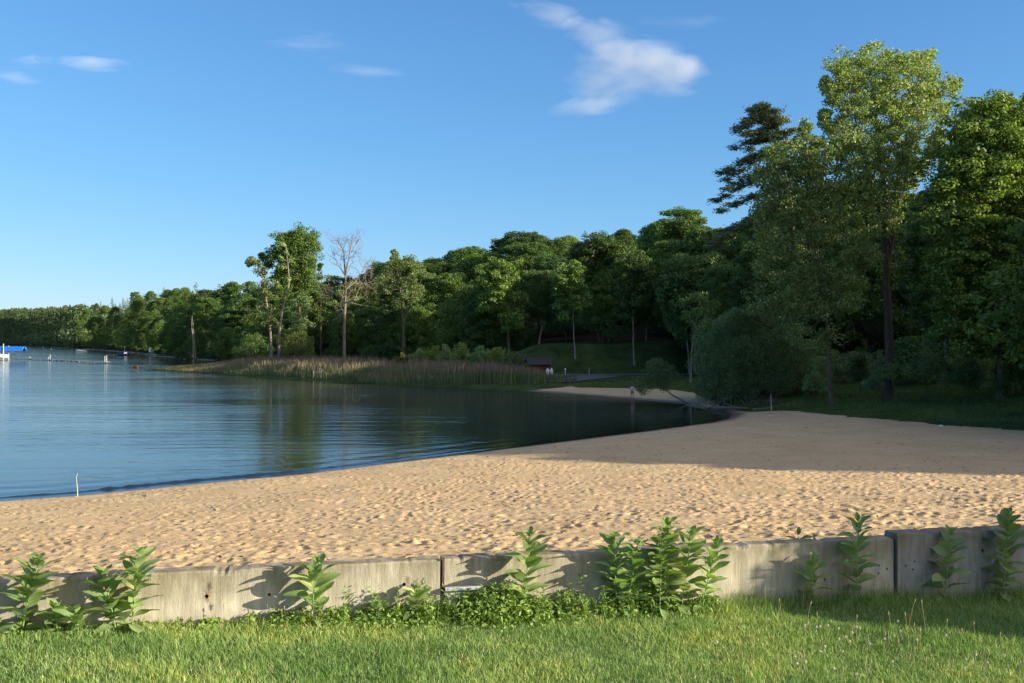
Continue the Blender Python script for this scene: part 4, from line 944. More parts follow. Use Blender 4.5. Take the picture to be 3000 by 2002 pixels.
# the wood covering the distant hills: one mass
fr2 = np.random.default_rng(5); CC = []; HH = []
for k in range(2300):
    px = fr2.uniform(-420, 250) if k > 300 else fr2.uniform(-900, -400); ds = np.interp(px, T_PX, T_DS); dr = np.interp(px, T_PX, T_DR)
    f = fr2.uniform(-.002, 1.0) ** .8 if fr2.random() > .22 else 0.0
    if isinstance(f, complex): f = 0.0
    d = ds + 8 + (dr - ds) * f; CC.append(((px - 1500) * d / F, d)); HH.append(fr2.uniform(13, 18.5))
CC = np.array(CC); HH = np.array(HH); GZ_ = ground_z(CC[:, 0], CC[:, 1])
nl = 90; k = np.repeat(np.arange(len(CC)), nl); u = rand_unit(fr2, len(k)); q = fr2.uniform(.3, 1, len(k))[:, None] ** .5
tq = fr2.uniform(0, 1, len(k)); con = (fr2.random(len(CC)) < .45)[k]
wd = np.where(con, (1 - tq) * .26 + .03, np.sqrt(np.maximum(0.02, 1 - (2 * tq - 1) ** 2)) * .40)
th = fr2.uniform(0, 6.283, len(k)); rr = wd * HH[k] * np.sqrt(fr2.uniform(.2, 1, len(k)))
P = np.stack([CC[k, 0] + rr * np.cos(th), CC[k, 1] + rr * np.sin(th), GZ_[k] + HH[k] * (.12 + .88 * tq)], 1)
Vq, Qq = leaf_quads(P, 2.6, fr2, up=.6, aspect=.7)
tag(link_mesh('distant_forest', fast_mesh('distant_forest', Vq, Qq), [M['far']]), 'dense mixed wood covering the distant hills across the lake', 'forest', kind='stuff')

# ------------------------------------------------------------------ reeds, shore grass, lawn grass
def blades(P, H, Wd, r, lean=.25, segs=2, dirv=None, droop=.25):
    n = len(P); th = r.uniform(0, 6.283, n); face = np.stack([np.cos(th), np.sin(th), np.zeros(n)], 1)
    la = r.uniform(0, 6.283, n); L = np.stack([np.cos(la), np.sin(la), np.zeros(n)], 1) * (H * lean * r.uniform(0, 1, n))[:, None]
    V = []
    for s_ in range(segs + 1):
        t = s_ / segs; c = P + L * t ** 1.8 + np.array([0, 0, 1.0]) * (H * (t - droop * t * t * lean))[:, None]
        w = (Wd * (1 - t) ** .7 * .5 + Wd * .04)[:, None]; V += [c - face * w, c + face * w]
    V = np.stack(V, 1).reshape(-1, 3); m_ = 2 * (segs + 1); b = (np.arange(n) * m_)[:, None]
    Q = np.concatenate([b + np.array([2 * s_, 2 * s_ + 1, 2 * s_ + 3, 2 * s_ + 2])[None] for s_ in range(segs)], 0)
    return V, Q
def two_mat(name, parts, label, cat):
    """parts: list of (V,Q,mat) merged into one mesh"""
    V = np.vstack([p[0] for p in parts]); off = 0; Qs = []; mi = []
    for i, p in enumerate(parts): Qs.append(p[1] + off); off += len(p[0]); mi.append(np.full(len(p[1]), i))
    me = fast_mesh(name, V, np.vstack(Qs)); me.polygons.foreach_set('material_index', np.concatenate(mi).astype(np.int32))
    return tag(link_mesh(name, me, [p[2] for p in parts]), label, cat, kind='stuff')
r = np.random.default_rng(21); n = 150000
y = r.uniform(112, 250, n); x = y * (r.uniform(560, 1690, n) - 1500) / F; s = shore_s(x, y)
pxx = 1500 + F * x / y
sm = s + vnoise(x, y, .12, 6, 2) * 1.2
dmax = np.interp(pxx, [560, 640, 800, 1100, 1300, 1560, 1690], [8, 14, 22, 18, 14, 8, 3])
dmin = np.interp(pxx, [560, 1250, 1400, 1560, 1690], [.7, .9, 2.6, 5.0, 9.0])
ok = (sm > dmin) & (sm < dmax + dmin) & (r.random(n) < .75)
x, y, s, pxx = x[ok], y[ok], s[ok], pxx[ok]; n = len(x)
print('reeds', n)
H = np.interp(pxx, [560, 640, 760, 1450, 1560, 1600, 1680], [.4, 1.1, 2.45, 2.6, 2.0, 1.4, .8]) * r.uniform(.82, 1.12, n) * (1 + .10 * vnoise(x, y, .15, 8, 2)) * np.clip((s - dmin[ok][:n] * 0) / 3.0, .55, 1)
P = np.stack([x, y, ground_z(x, y, s) - .05], 1)
dry = r.random(n) < .07 + .28 * (vnoise(x, y, .10, 12, 1) > .45)
gV = blades(P[~dry], H[~dry] * .84, np.full((~dry).sum(), .07), r, lean=.10); dV = blades(P[dry], H[dry] * .8, np.full(dry.sum(), .035), r, lean=.18)
pl = r.random(n) < .42; tops = P + np.stack([r.normal(size=n) * .12, r.normal(size=n) * .12, H * .66], 1)
pV = blades(tops[pl], H[pl] * .36, np.full(pl.sum(), .06), r, lean=.25)
two_mat('reeds', [(*gV, M['reedgreen']), (*dV, M['reeddry']), (*pV, M['reeddry'])], 'tall reed bed with tan plumes over green stems along the far bank', 'reeds')
n = 30000; y = r.uniform(195, 262, n); x = y * (r.uniform(452, 760, n) - 1500) / F; s = shore_s(x, y); ok = (s > .4) & (s < 9)
x, y, s = x[ok], y[ok], s[ok]; n = len(x); P = np.stack([x, y, ground_z(x, y, s) - .05], 1)
a1 = r.random(n) < .5; hh = np.interp(1500 + F * x / y, [455, 560, 700], [.35, .7, 1.2]) * r.uniform(.6, 1.2, n)
two_mat('grass', [(*blades(P[a1], hh[a1], np.full(a1.sum(), .10), r), M['bankgrass']), (*blades(P[~a1], hh[~a1], np.full((~a1).sum(), .10), r), M['seed'])], 'low yellowish grass on the narrow spit reaching into the lake', 'grass')
# bank grass round the beach
n = 260000; y = r.uniform(48, 150, n) ; x = y * (r.uniform(1480, 3150, n) - 1500) / F; mk = sand_mask(x, y); s = shore_s(x, y)
ok = (mk < -.15) & (mk > -22) & (s > 1.5) & (r.random(n) < np.clip(80 / y, .3, 1)) & ~((y > 128) & (x > 2) & (x < 16)) 
x, y, s, mk = x[ok], y[ok], s[ok], mk[ok]; n = len(x); P = np.stack([x, y, ground_z(x, y, s) - .06], 1)
print('bank', n)
hh = (.10 + .22 * np.clip(-mk / 5, 0, 1)) * r.uniform(.6, 1.5, n) * (1 + .5 * vnoise(x, y, .5, 15, 2))
V_, Q_ = blades(P, hh, np.full(n, .035) * np.clip(y / 80, 1, 2), r, lean=.5)
tag(link_mesh('grass', fast_mesh('grass', V_, Q_), [M['bankgrass']]), 'rough dark grass on the bank between the beach and the trees', 'grass', kind='stuff')
# lawn in front
n = 340000; u = r.uniform(-.68, .82, n); T = -4.1 * r.random(n) ** 1.0; x = u * 9.5; yw = wall_y(x); y = yw + T - .01
P = np.stack([x, y, lawn_z(x, y) - .01 + .03 * vnoise(x, y, .7, 9, 2)], 1)
pxx = 1500 + F * x / y
near = np.exp(-((T + .05) / .22) ** 2); tuft = 1 + .32 * vnoise(x, y, 1.3, 22, 2) + .30 * vnoise(x, y, 5, 23, 2)
hh = (.060 + near * np.interp(pxx, [1500, 2100, 2500], [.02, .06, .11]) * r.uniform(.3, 1.4, n)) * tuft * r.uniform(.6, 1.35, n)
V_, Q_ = blades(P, np.maximum(hh, .040), np.full(n, .0050), r, lean=.75, segs=2)
tag(link_mesh('lawn_grass', fast_mesh('lawn_grass', V_, Q_), [M['grass']]), 'uneven sunlit green lawn in front of the concrete wall', 'grass', kind='stuff')
# leafy ground cover at the wall foot
n = 20000; px_ = r.uniform(-150, 2250, n)
hp = np.interp(px_, [-150, 0, 300, 520, 830, 1000, 1150, 1300, 1400, 1480, 1620, 1720, 1850, 2000, 2150, 2250], [.10, .10, .05, .04, .10, .10, .13, .11, .17, .20, .15, .10, .12, .10, .05, .02])
okp = (r.random(n) < hp / .19) & (vnoise(px_, px_ * 0, .02, 61, 2) > -.05 - hp * 1.2); px_, hp = px_[okp], hp[okp]; n = len(px_); uu = (px_ - 1500) / F; yw = WALL_A / (1 - WALL_B * uu)
gap = .04 + np.abs(r.normal(size=n)) * (.05 + hp * .7); y = yw - gap; x = uu * yw
z = lawn_z(x, y) + hp * r.random(n) * np.clip(1.25 - gap / (.1 + hp * 1.8), .25, 1) * (1 + .9 * vnoise(x, y, 3.5, 60, 2)) + .01
P = np.stack([x, y, z], 1); V_, Q_ = leaf_quads(P, .044, r, up=.7, aspect=.48)
ns_ = 150; sp_ = np.concatenate([r.normal(1480, 70, 80), r.normal(1770, 60, 30), r.uniform(900, 2100, 40)]); us_ = (sp_ - 1500) / F; ys_ = WALL_A / (1 - WALL_B * us_) - r.uniform(.06, .32, ns_); xs_ = us_ * ys_; hs_ = r.uniform(.12, .34, ns_)
ks_ = np.repeat(np.arange(ns_), 26); ts_ = r.uniform(.1, 1, len(ks_)); as_ = r.uniform(0, 6.283, len(ks_)); ax_ = np.stack([np.cos(as_), np.sin(as_), np.full(len(ks_), .5)], 1)
Ps_ = np.stack([xs_[ks_], ys_[ks_], lawn_z(xs_[ks_], 0) + hs_[ks_] * ts_], 1) + ax_ * .022; Vs_, Qs_ = leaf_quads(Ps_, .050, r, up=1.0, aspect=.26, axis=ax_)
Vt_, Qt_ = blades(np.stack([xs_, ys_, lawn_z(xs_, 0)], 1), hs_ * 1.05, np.full(ns_, .005), r, lean=.1)
sb = r.permutation(n)[:n // 6]; Pb = P[sb].copy(); hb = Pb[:, 2] - lawn_z(Pb[:, 0], Pb[:, 1]); Pb[:, 2] -= hb
V2, Q2 = blades(Pb, np.maximum(hb, .02), np.full(len(sb), .003), r, lean=.2)
two_mat('ground_cover', [(V_, Q_, M['weed']), (V2, Q2, M['weed']), (Vs_, Qs_, M['weed']), (Vt_, Qt_, M['weed'])], 'bright leafy weeds growing along the foot of the concrete wall', 'weeds')
# long thin grasses at the wall
n = 900; px_ = np.concatenate([r.normal(1290, 40, 120), r.normal(1480, 60, 130), r.normal(1700, 90, 120), r.uniform(2150, 3100, 530)]); n = len(px_)
uu = (px_ - 1500) / F; yw = WALL_A / (1 - WALL_B * uu); y = yw - r.uniform(.03, .22, n); x = uu * yw
P = np.stack([x, y, lawn_z(x, y)], 1); V_, Q_ = blades(P, r.uniform(.08, .30, n) ** 1.0, np.full(n, .0045), r, lean=.35, segs=3)
tag(link_mesh('tall_grass', fast_mesh('tall_grass', V_, Q_), [M['grass']]), 'long thin grass blades standing against the concrete wall', 'grass', kind='stuff')

# ------------------------------------------------------------------ concrete wall
WANG = math.atan(WALL_B)
def wall_s(px):
    u = (px - 1500) / F; y = WALL_A / (1 - WALL_B * u); return u * y / math.cos(WANG), y
def wall_pt(px, py):
    s_, y = wall_s(px); return s_, CH + (HZ - py) / F * y      # (distance along wall, world z)
def concrete(name, base, stains, grey=0.0, seed=0.0):
    m, nt, b, o = newmat(name); tc = nd(nt, 'ShaderNodeTexCoord')
    def noise(sc, scl=(1, 1, 1), det=6.0, rough=.6, loc=0.0):
        mp = nd(nt, 'ShaderNodeMapping'); mp.inputs['Scale'].default_value = scl; mp.inputs['Location'].default_value = (seed + loc, 0, 0)
        n = nd(nt, 'ShaderNodeTexNoise', Scale=sc, Detail=det, Roughness=rough); nt.links.new(tc.outputs['Object'], mp.inputs[0]); nt.links.new(mp.outputs[0], n.inputs['Vector']); return n
    n1 = noise(2.2); n2 = noise(9.0, (1, 1, .12), 8.0, .7, 3.0); n3 = noise(90.0, (1, 1, .35), 4.0, .7); n4 = noise(45.0, (1, 1, 1), 2.0)
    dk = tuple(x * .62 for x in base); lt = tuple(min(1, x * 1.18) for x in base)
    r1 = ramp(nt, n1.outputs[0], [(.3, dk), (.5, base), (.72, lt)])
    r2 = ramp(nt, n2.outputs[0], [(.34, (.45, .42, .36)), (.52, (.9, .9, .9)), (.7, (1.25, 1.25, 1.2))])
    r3 = ramp(nt, n4.outputs[0], [(.24, (.35, .30, .24)), (.33, (1, 1, 1))])
    def mul(a, c, f):
        mx = nd(nt, 'ShaderNodeMix', data_type='RGBA', blend_type='MULTIPLY'); mx.inputs[0].default_value = f; nt.links.new(a, mx.inputs[6]); nt.links.new(c, mx.inputs[7]); return mx.outputs[2]
    c = mul(mul(r1.outputs[0], r2.outputs[0], .75), r3.outputs[0], .8)
    # algae below the top edge
    sp = nd(nt, 'ShaderNodeSeparateXYZ'); nt.links.new(tc.outputs['Object'], sp.inputs[0])
    za = nd(nt, 'ShaderNodeMapRange'); za.inputs['From Min'].default_value = -.30; za.inputs['From Max'].default_value = .02; nt.links.new(sp.outputs['Z'], za.inputs['Value'])
    n5 = noise(5.0, (1, 1, .25), 7.0, .7, 9.0); zm = nd(nt, 'ShaderNodeMath', operation='MULTIPLY'); nt.links.new(za.outputs[0], zm.inputs[0])
    r5 = ramp(nt, n5.outputs[0], [(.36, (0, 0, 0)), (.60, (1, 1, 1))]); nt.links.new(r5.outputs[0], zm.inputs[1])
    ma = nd(nt, 'ShaderNodeMix', data_type='RGBA'); nt.links.new(zm.outputs[0], ma.inputs[0]); nt.links.new(c, ma.inputs[6]); ma.inputs[7].default_value = (.15, .125, .065, 1); c = ma.outputs[2]
    for (sx, sz, rad, col) in stains:
        mp = nd(nt, 'ShaderNodeMapping', vector_type='TEXTURE'); mp.inputs['Location'].default_value = (sx, 0, sz); mp.inputs['Scale'].default_value = (rad, 100, rad * 1.9)
        ln = nd(nt, 'ShaderNodeVectorMath', operation='LENGTH'); nt.links.new(tc.outputs['Object'], mp.inputs[0]); nt.links.new(mp.outputs[0], ln.inputs[0])
        nn = noise(38.0, (1, 1, .6), 6.0, .75, sx); ad = nd(nt, 'ShaderNodeMath', operation='MULTIPLY_ADD'); ad.inputs[1].default_value = 2.2; nt.links.new(nn.outputs[0], ad.inputs[0]); nt.links.new(ln.outputs['Value'], ad.inputs[2])
        mr = nd(nt, 'ShaderNodeMapRange'); mr.inputs['From Min'].default_value = 1.75; mr.inputs['From Max'].default_value = 1.25; mr.inputs['To Max'].default_value = .9; nt.links.new(ad.outputs[0], mr.inputs['Value'])
        mm = nd(nt, 'ShaderNodeMix', data_type='RGBA'); nt.links.new(mr.outputs[0], mm.inputs[0]); nt.links.new(c, mm.inputs[6]); mm.inputs[7].default_value = (*col, 1); c = mm.outputs[2]
    nt.links.new(c, b.inputs['Base Color']); b.inputs['Roughness'].default_value = .92; b.inputs['Specular IOR Level'].default_value = .15
    bp = nd(nt, 'ShaderNodeBump', Strength=.8, Distance=.004); nt.links.new(n3.outputs[0], bp.inputs['Height'])
    bp2 = nd(nt, 'ShaderNodeBump', Strength=.8, Distance=.012); nt.links.new(n2.outputs[0], bp2.inputs['Height']); nt.links.new(bp.outputs[0], bp2.inputs['Normal']); nt.links.new(bp2.outputs[0], b.inputs['Normal'])
    return m
def wall_section(s0, s1, ztop, off, thick, label, mat_args, holes, seed, depth=.75):
    """holes: (px, py, radius)"""
    rr = np.random.default_rng(seed); n = max(6, int((s1 - s0) / .03)); ss = np.linspace(s0, s1, n)
    zb = -depth; zs = np.linspace(zb, -.018, 22)
    prof = [(0.0, z_) for z_ in zs] + [(.004, -.008), (.012, -.001), (.03, 0.0), (thick * .5, 0.0), (thick - .02, 0.0), (thick, -.015), (thick, -.3), (thick, zb)]
    pr_ = np.array(prof); S2, K = np.meshgrid(ss, np.arange(len(prof)), indexing='ij')
    Yl = pr_[K, 0]; Zl = pr_[K, 1]
    edge = np.exp(-((Zl) / .03) ** 2)
    chip = np.clip(vnoise(S2 + seed, Zl * 0 + 3.3, 9, seed, 3) - .25, 0, 1) * .055
    Yl = Yl + .004 * vnoise(S2 + seed * 3, Zl * 2, 4, seed + 1, 3) * (Yl < .02) + edge * chip * (Yl < .02)
    Zl = Zl - edge * chip * .9 + .006 * vnoise(S2, Zl * 0 + seed, .8, seed + 2, 2) * (Zl > -.02)
    Vv = np.stack([S2, Yl, Zl], -1).reshape(-1, 3); m_ = len(prof)
    i = np.arange(n - 1)[:, None] * m_ + np.arange(m_ - 1)[None]
    Q = np.stack([i, i + m_, i + m_ + 1, i + 1], -1).reshape(-1, 4).tolist()
    Q += [[k_ * m_ + m_ - 1, (k_ + 1) * m_ + m_ - 1, (k_ + 1) * m_, k_ * m_] for k_ in range(n - 1)]
    Q += [list(range(m_)), [(n - 1) * m_ + k_ for k_ in range(m_)][::-1]]
    me = bpy.data.meshes.new('concrete_wall'); me.from_pydata(Vv.tolist(), [], Q); me.update()
    o = link_mesh('concrete_wall', me, [concrete(*mat_args)])
    o.location = (-off * -math.sin(WANG), WALL_A - off * math.cos(WANG), ztop); o.rotation_euler = (0, 0, WANG)
    # bore the holes
    mb = MB()
    for (hpx, hpy, hr) in holes:
        hs_, hz_ = wall_pt(hpx, hpy); mb.tube([(hs_, -.05, hz_ - ztop), (hs_, .10, hz_ - ztop)], hr, 14)
    if holes:
        c_ = mb.build('cutter', M['bark']); c_.matrix_world = o.matrix_world; c_.location = o.location; c_.rotation_euler = o.rotation_euler
        md = o.modifiers.new('b', 'BOOLEAN'); md.operation = 'DIFFERENCE'; md.object = c_; md.solver = 'EXACT'
        dg = bpy.context.evaluated_depsgraph_get(); me2 = bpy.data.meshes.new_from_object(o.evaluated_get(dg)); o.modifiers.clear()
        if len(me2.vertices) > 100: o.data = me2
        if o.data.materials and len(o.data.materials) > 1: o.data.materials.pop(index=1)
        bpy.data.objects.remove(c_)
    tag(o, label, 'wall', 'sections of the concrete wall'); return o
sA, zA = wall_pt(1294, 1640); sB, zB = wall_pt(2623, 1575)
RUST = (.20, .09, .04); BLK = (.07, .06, .05)
def st(ztop, *l): return [(wall_pt(a, b)[0], wall_pt(a, b)[1] - ztop, rad, col) for a, b, rad, col in l]
z1, z2, z3 = 4.10, 4.10, 4.145
wall_section(-16, sA - .016, z1, 0, .19, 'longest left section of the concrete wall, with a rust-stained hole', ('concrete_left', (.41, .38, .305), st(z1, (607, 1752, .045, RUST), (612, 1722, .05, BLK), (617, 1778, .035, BLK), (790, 1743, .02, RUST), (1195, 1700, .05, (.16, .14, .11)), (505, 1672, .05, (.2, .17, .12)))),
             [(605, 1748, .017), (789, 1743, .012), (1184, 1713, .016)], 3)
wall_section(sA + .016, sB - .012, z2, -.012, .19, 'middle section of the concrete wall behind the milkweed clump', ('concrete_middle', (.39, .36, .285), st(z2, (2573, 1670, .07, (.30, .29, .27)), (1360, 1745, .03, (.45, .43, .38))), 0, 5.0),
             [(2577, 1658, .010), (2601, 1668, .010), (2576, 1681, .010), (2418, 1699, .012)], 4)
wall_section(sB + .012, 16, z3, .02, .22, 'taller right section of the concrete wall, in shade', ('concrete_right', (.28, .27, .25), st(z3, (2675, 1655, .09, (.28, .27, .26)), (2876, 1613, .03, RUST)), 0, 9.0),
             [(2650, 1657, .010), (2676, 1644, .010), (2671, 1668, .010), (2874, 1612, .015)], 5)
M['rust'] = plain('rusty_steel', (.10, .06, .045), .8, .5, 30, .2, .003)
def wl(px_, py_, out=0.0):
    s_, z_ = wall_pt(px_, py_); return Vector((s_ * math.cos(WANG) + out * math.sin(WANG), WALL_A + s_ * math.sin(WANG) - out * math.cos(WANG), z_))
t = empty('joint_plate', (wl(1299, 1780)), WANG); tag(t, 'dark rusty steel plate in the joint between left and middle wall sections', 'steel plate')
MB().box((.0, .02, .21), (.018, .05, .43)).build('plate', M['rust'], t); MB().box((-.006, -.004, .425), (.03, .03, .02)).build('lip', M['rust'], t)
# metal ledge bracket with plate and bolts
M['galv'] = plain('galvanised_metal', (.55, .57, .60), .45, .12, 12, .6); M['paleconc'] = plain('pale_patch', (.58, .53, .43), .9, .12, 20, 0, .003)
p0 = wl(1353, 1746); t = empty('metal_bracket', p0, WANG); tag(t, 'small metal ledge bolted to the wall just right of the joint', 'bracket')
w_ = wall_s(1404)[0] - wall_s(1302)[0]
MB().box((0, -.035, .085), (w_, .075, .012), rx=-.10).box((0, -.071, .078), (w_, .006, .022)).build('ledge', M['galv'], t)
MB().box((-.004, -.006, -.002), (w_ * .93, .012, .155)).box((w_ * .45, -.012, -.002), (.014, .012, .15)).build('plate', M['paleconc'], t)
for bx_, bz_ in ((-.045, -.028), (.065, .018)):
    MB().tube([(bx_, -.008, bz_), (bx_, -.045, bz_)], .012, 8).tube([(bx_, -.010, bz_), (bx_, -.02, bz_)], .02, 6).build('bolt', M['rust'], t)

# ------------------------------------------------------------------ milkweeds
def leaf_surface(L, Wd, curl, fold, nu=7, nv=4):
    """leaf lying along +X, base at origin; returns grid"""
    V = []
    for i in range(nu + 1):
        t = i / nu; w = Wd * .5 * (math.sin(math.pi * min(1, t * .93 + .07)) ** .62) * (1 if t < .97 else .2)
        if i == nu: w = .002
        if i == 0: w = .004
        for j in range(-2, 3):
            v = j / 2 * w; V.append((t * L, v, -curl * t * t * L + fold * abs(j) / 2 * w + (.006 * math.sin(t * 9 + j) * (abs(j) == 2))))
    Q = [(i * 5 + j, i * 5 + j + 1, (i + 1) * 5 + j + 1, (i + 1) * 5 + j) for i in range(nu) for j in range(4)]
    return V, Q
def milkweed(label, bx, tx, ty, gap=.22, nodes=7, llen=.165, seed=1, bud=1, pink=False, group='milkweeds along the wall', on_z=None, d=None, az=0.35):
    r = random.Random(seed)
    u = (bx - 1500) / F; yw = WALL_A / (1 - WALL_B * u); d = d or (yw - gap * .6)
    x0 = u * d; z0 = on_z if on_z is not None else lawn_z(np.array(x0), 0).item(); zt = CH + (HZ - ty) * d / F; H = zt - z0; dx = (tx - bx) * d / F
    t = empty('milkweed', (x0, d, z0 - .01)); tag(t, label, 'plant', group)
    top = .90
    pts = [Vector((dx * (q ** 1.3), -.05 * math.sin(q * 2.2) * H, H * top * q)) for q in [i / 8 for i in range(9)]]
    MB().tube(pts, [.0062 * (1 - .45 * i / 8) for i in range(9)], 7).build('stem', M['stem'], t, True)
    V, Q = [], []
    a0 = r.uniform(0, 3.14)
    nodes = int(round(nodes * 1.35))
    for k in range(nodes + 1):
        q = .10 + .90 * (k / nodes) ** .92; p = pts[0].lerp(pts[-1], 0); i_ = min(7, int(q * 8)); f_ = q * 8 - i_; p = pts[i_].lerp(pts[i_ + 1], min(1, f_))
        size = 1.12 * llen * (.55 + .65 * math.sin(math.pi * (.14 + .72 * q))) * r.uniform(.88, 1.12)
        if k == nodes: size *= .62
        for side in (0, 1) if k < nodes else (0, 1, 2):
            a = a0 + k * 1.45 + side * math.pi * (1 if k < nodes else .66) + r.uniform(-.25, .25)
            up = (.30 + .55 * q + r.uniform(-.18, .22)) if k < nodes else r.uniform(.9, 1.25)
            if k == 0: up = .05
            LV, LQ = leaf_surface(size, size * r.uniform(.50, .62), r.uniform(.12, .45), r.uniform(.10, .45))
            Mx = Matrix.Translation(p) @ Matrix.Rotation(a, 4, 'Z') @ Matrix.Rotation(-up, 4, 'Y') @ Matrix.Rotation(r.uniform(-.5, .5), 4, 'X') @ Matrix.Translation((.012, 0, 0))
            b_ = len(V); V += [tuple(Mx @ Vector(v)) for v in LV]; Q += [tuple(i + b_ for i in q_) for q_ in LQ]
    me = bpy.data.meshes.new('leaves'); me.from_pydata(V, [], Q); me.update(); link_mesh('leaves', me, [M['milkweed']], t, True)
    for b in range(bud):
        mb = MB(); q = (.97, .80, .68)[b % 3]; i_ = min(7, int(q * 8)); c0 = pts[i_].lerp(pts[i_ + 1], q * 8 - i_) + Vector((r.uniform(-.02, .02), -.02, .012))
        for _ in range(34):
            v = Vector((r.gauss(0, 1), r.gauss(0, 1), r.gauss(.2, 1))).normalized() * .026 * r.uniform(.75, 1)
            c = c0 + v; s_ = .0042
            mb.add([c + Vector(w) * s_ for w in ((1, 0, 0), (-1, 0, 0), (0, 1, 0), (0, -1, 0), (0, 0, 1.3), (0, 0, -1.3))], [(0, 2, 4), (2, 1, 4), (1, 3, 4), (3, 0, 4), (2, 0, 5), (1, 2, 5), (3, 1, 5), (0, 3, 5)])
        mb.build('flower_cluster', M['pinkflower'] if pink else M['flower'], t)
    return t
milkweed('leftmost milkweed, leaning right, at the left edge of the wall', 66, 118, 1622, .24, 8, 0.177, 1, 1)
milkweed('low milkweed sprig, left one of two short ones near the left', 168, 166, 1772, .26, 4, 0.121, 2, 0)
milkweed('low milkweed sprig, right one of two short ones near the left', 232, 224, 1788, .32, 4, 0.135, 3, 0)
milkweed('milkweed with pinkish buds, just left of the tallest one at left', 340, 310, 1668, .22, 7, 0.170, 4, 2, True)
milkweed('tallest milkweed on the left, topped by a green bud cluster', 388, 412, 1600, .26, 8, 0.170, 5, 1)
milkweed('lone milkweed casting a leafy shadow on the left wall section', 912, 932, 1630, .24, 7, 0.163, 6, 1)
milkweed('milkweed standing alone right of the wall joint above the weeds', 1534, 1555, 1545, .24, 7, 0.170, 7, 1)
milkweed('left plant of the dense milkweed clump', 1806, 1796, 1555, .20, 8, 0.163, 8, 1)
milkweed('second plant from the left in the dense milkweed clump', 1838, 1866, 1572, .28, 8, 0.156, 9, 1)
milkweed('slender plant in the middle of the dense milkweed clump', 1932, 1936, 1560, .34, 8, 0.163, 10, 1)
milkweed('tallest plant of the dense milkweed clump', 1942, 1957, 1510, .18, 9, 0.170, 11, 1)
milkweed('second plant from the right in the dense milkweed clump', 1996, 2022, 1540, .24, 8, 0.170, 12, 1)
milkweed('rightmost plant of the dense milkweed clump, leaning right', 2056, 2098, 1570, .26, 9, 0.142, 13, 0)
milkweed('medium milkweed in front of the shade edge on the wall', 2374, 2380, 1620, .22, 6, 0.149, 14, 0)
milkweed('tall bushy milkweed just left of the step in the wall', 2506, 2511, 1497, .22, 9, 0.156, 15, 1)
milkweed('shaded sparse milkweed in front of the taller wall section', 2764, 2783, 1543, .22, 6, 0.163, 16, 0)
milkweed('tallest rightmost milkweed at the right edge of the wall', 2934, 2950, 1480, .24, 10, 0.163, 17, 0)
milkweed('small milkweed top peeping over the middle wall section from behind', 2340, 2336, 1543, 0, 7, 0.128, 18, 0, on_z=3.35, d=10.1)
milkweed('tiny green sprout just behind the wall top, right of the peeping milkweed', 2386, 2386, 1562, 0, 5, 0.071, 19, 0, on_z=3.7, d=9.95)
milkweed('young narrow-leaved milkweed left of the wall joint', 1218, 1226, 1712, .22, 5, 0.121, 20, 0)
milkweed('smallest young milkweed, left of the narrow-leaved one', 1103, 1106, 1752, .22, 4, 0.085, 21, 0)
# seed stalks and clover in the lawn
def stalk(px_, py_, topy, k):
    u = (px_ - 1500) / F; d = min(F * 2.42 / (py_ - HZ), WALL_A / (1 - WALL_B * u) - .1); x = u * d; z = float(lawn_z(np.array(x), 0)); h = (py_ - topy) * d / F; rr = random.Random(k); dx = rr.uniform(-.25, .25) * h
    t = empty('plantain_stalk', (x, d, z)); tag(t, 'thin plantain stalk with a tan seed head standing above the lawn', 'plant', 'seed stalks in the lawn')
    MB().tube([(0, 0, 0), (dx * .5, 0, h * .55), (dx, 0, h)], .0016, 4).build('stem', M['seed'], t)
    MB().tube([(dx, 0, h), (dx * 1.05, 0, h + .012), (dx * 1.1, 0, h + .03)], [.0035, .005, .002], 6).build('seed_head', M['seed'], t)
rs = random.Random(3)
for k, (a, b, c) in enumerate([(2352, 1885, 1755), (2613, 1830, 1778), (2656, 1840, 1740), (2664, 1870, 1780), (2714, 1845, 1741), (2772, 1835, 1795), (2860, 1820, 1752), (2857, 1850, 1800), (2291, 1800, 1748), (2394, 1830, 1785), (2508, 1850, 1790), (2697, 1900, 1825), (2751, 1850, 1822),
                               (2285, 1980, 1935), (2356, 1990, 1960), (2880, 1960, 1890), (2820, 1860, 1822), (2930, 1870, 1830), (2500, 1870, 1840), (2540, 1900, 1860)] +
                              [(rs.uniform(2150, 2990), 0, 0) for _ in range(26)] + [(rs.uniform(30, 900), 0, 0) for _ in range(10)]):
    if b == 0: b = rs.uniform(1850, 1990) if k < 46 else rs.uniform(1830, 1900); c = b - rs.uniform(25, 60)
    stalk(a, b, c, k)
for k in range(34):
    px_ = rs.choice([rs.gauss(2500, 90), rs.uniform(2000, 2960)]); py_ = rs.uniform(1815, 1990); u = (px_ - 1500) / F; d = F * 2.40 / (py_ - HZ); x = u * d; h = .075
    t = empty('clover_flower', (x, d, float(lawn_z(np.array(x), 0)))); tag(t, 'small round whitish clover flower in the lawn', 'flower', 'clover flowers in the lawn')
    MB().tube([(0, 0, 0), (.005, 0, h)], .0012, 4).build('stem', M['stem'], t)
    mb = MB(); 
    for _ in range(22):
        v = Vector((rs.gauss(0, 1), rs.gauss(0, 1), rs.gauss(.3, 1))).normalized() * .0085; c = Vector((.005, 0, h)) + v
        mb.add([c + Vector(w) * .0034 for w in ((1, 0, 0), (-1, 0, 0), (0, 1, 0), (0, -1, 0), (0, 0, 1.5), (0, 0, -1))], [(0, 2, 4), (2, 1, 4), (1, 3, 4), (3, 0, 4), (2, 0, 5), (1, 2, 5), (3, 1, 5), (0, 3, 5)])
    mb.build('flower_head', M['clover'], t)

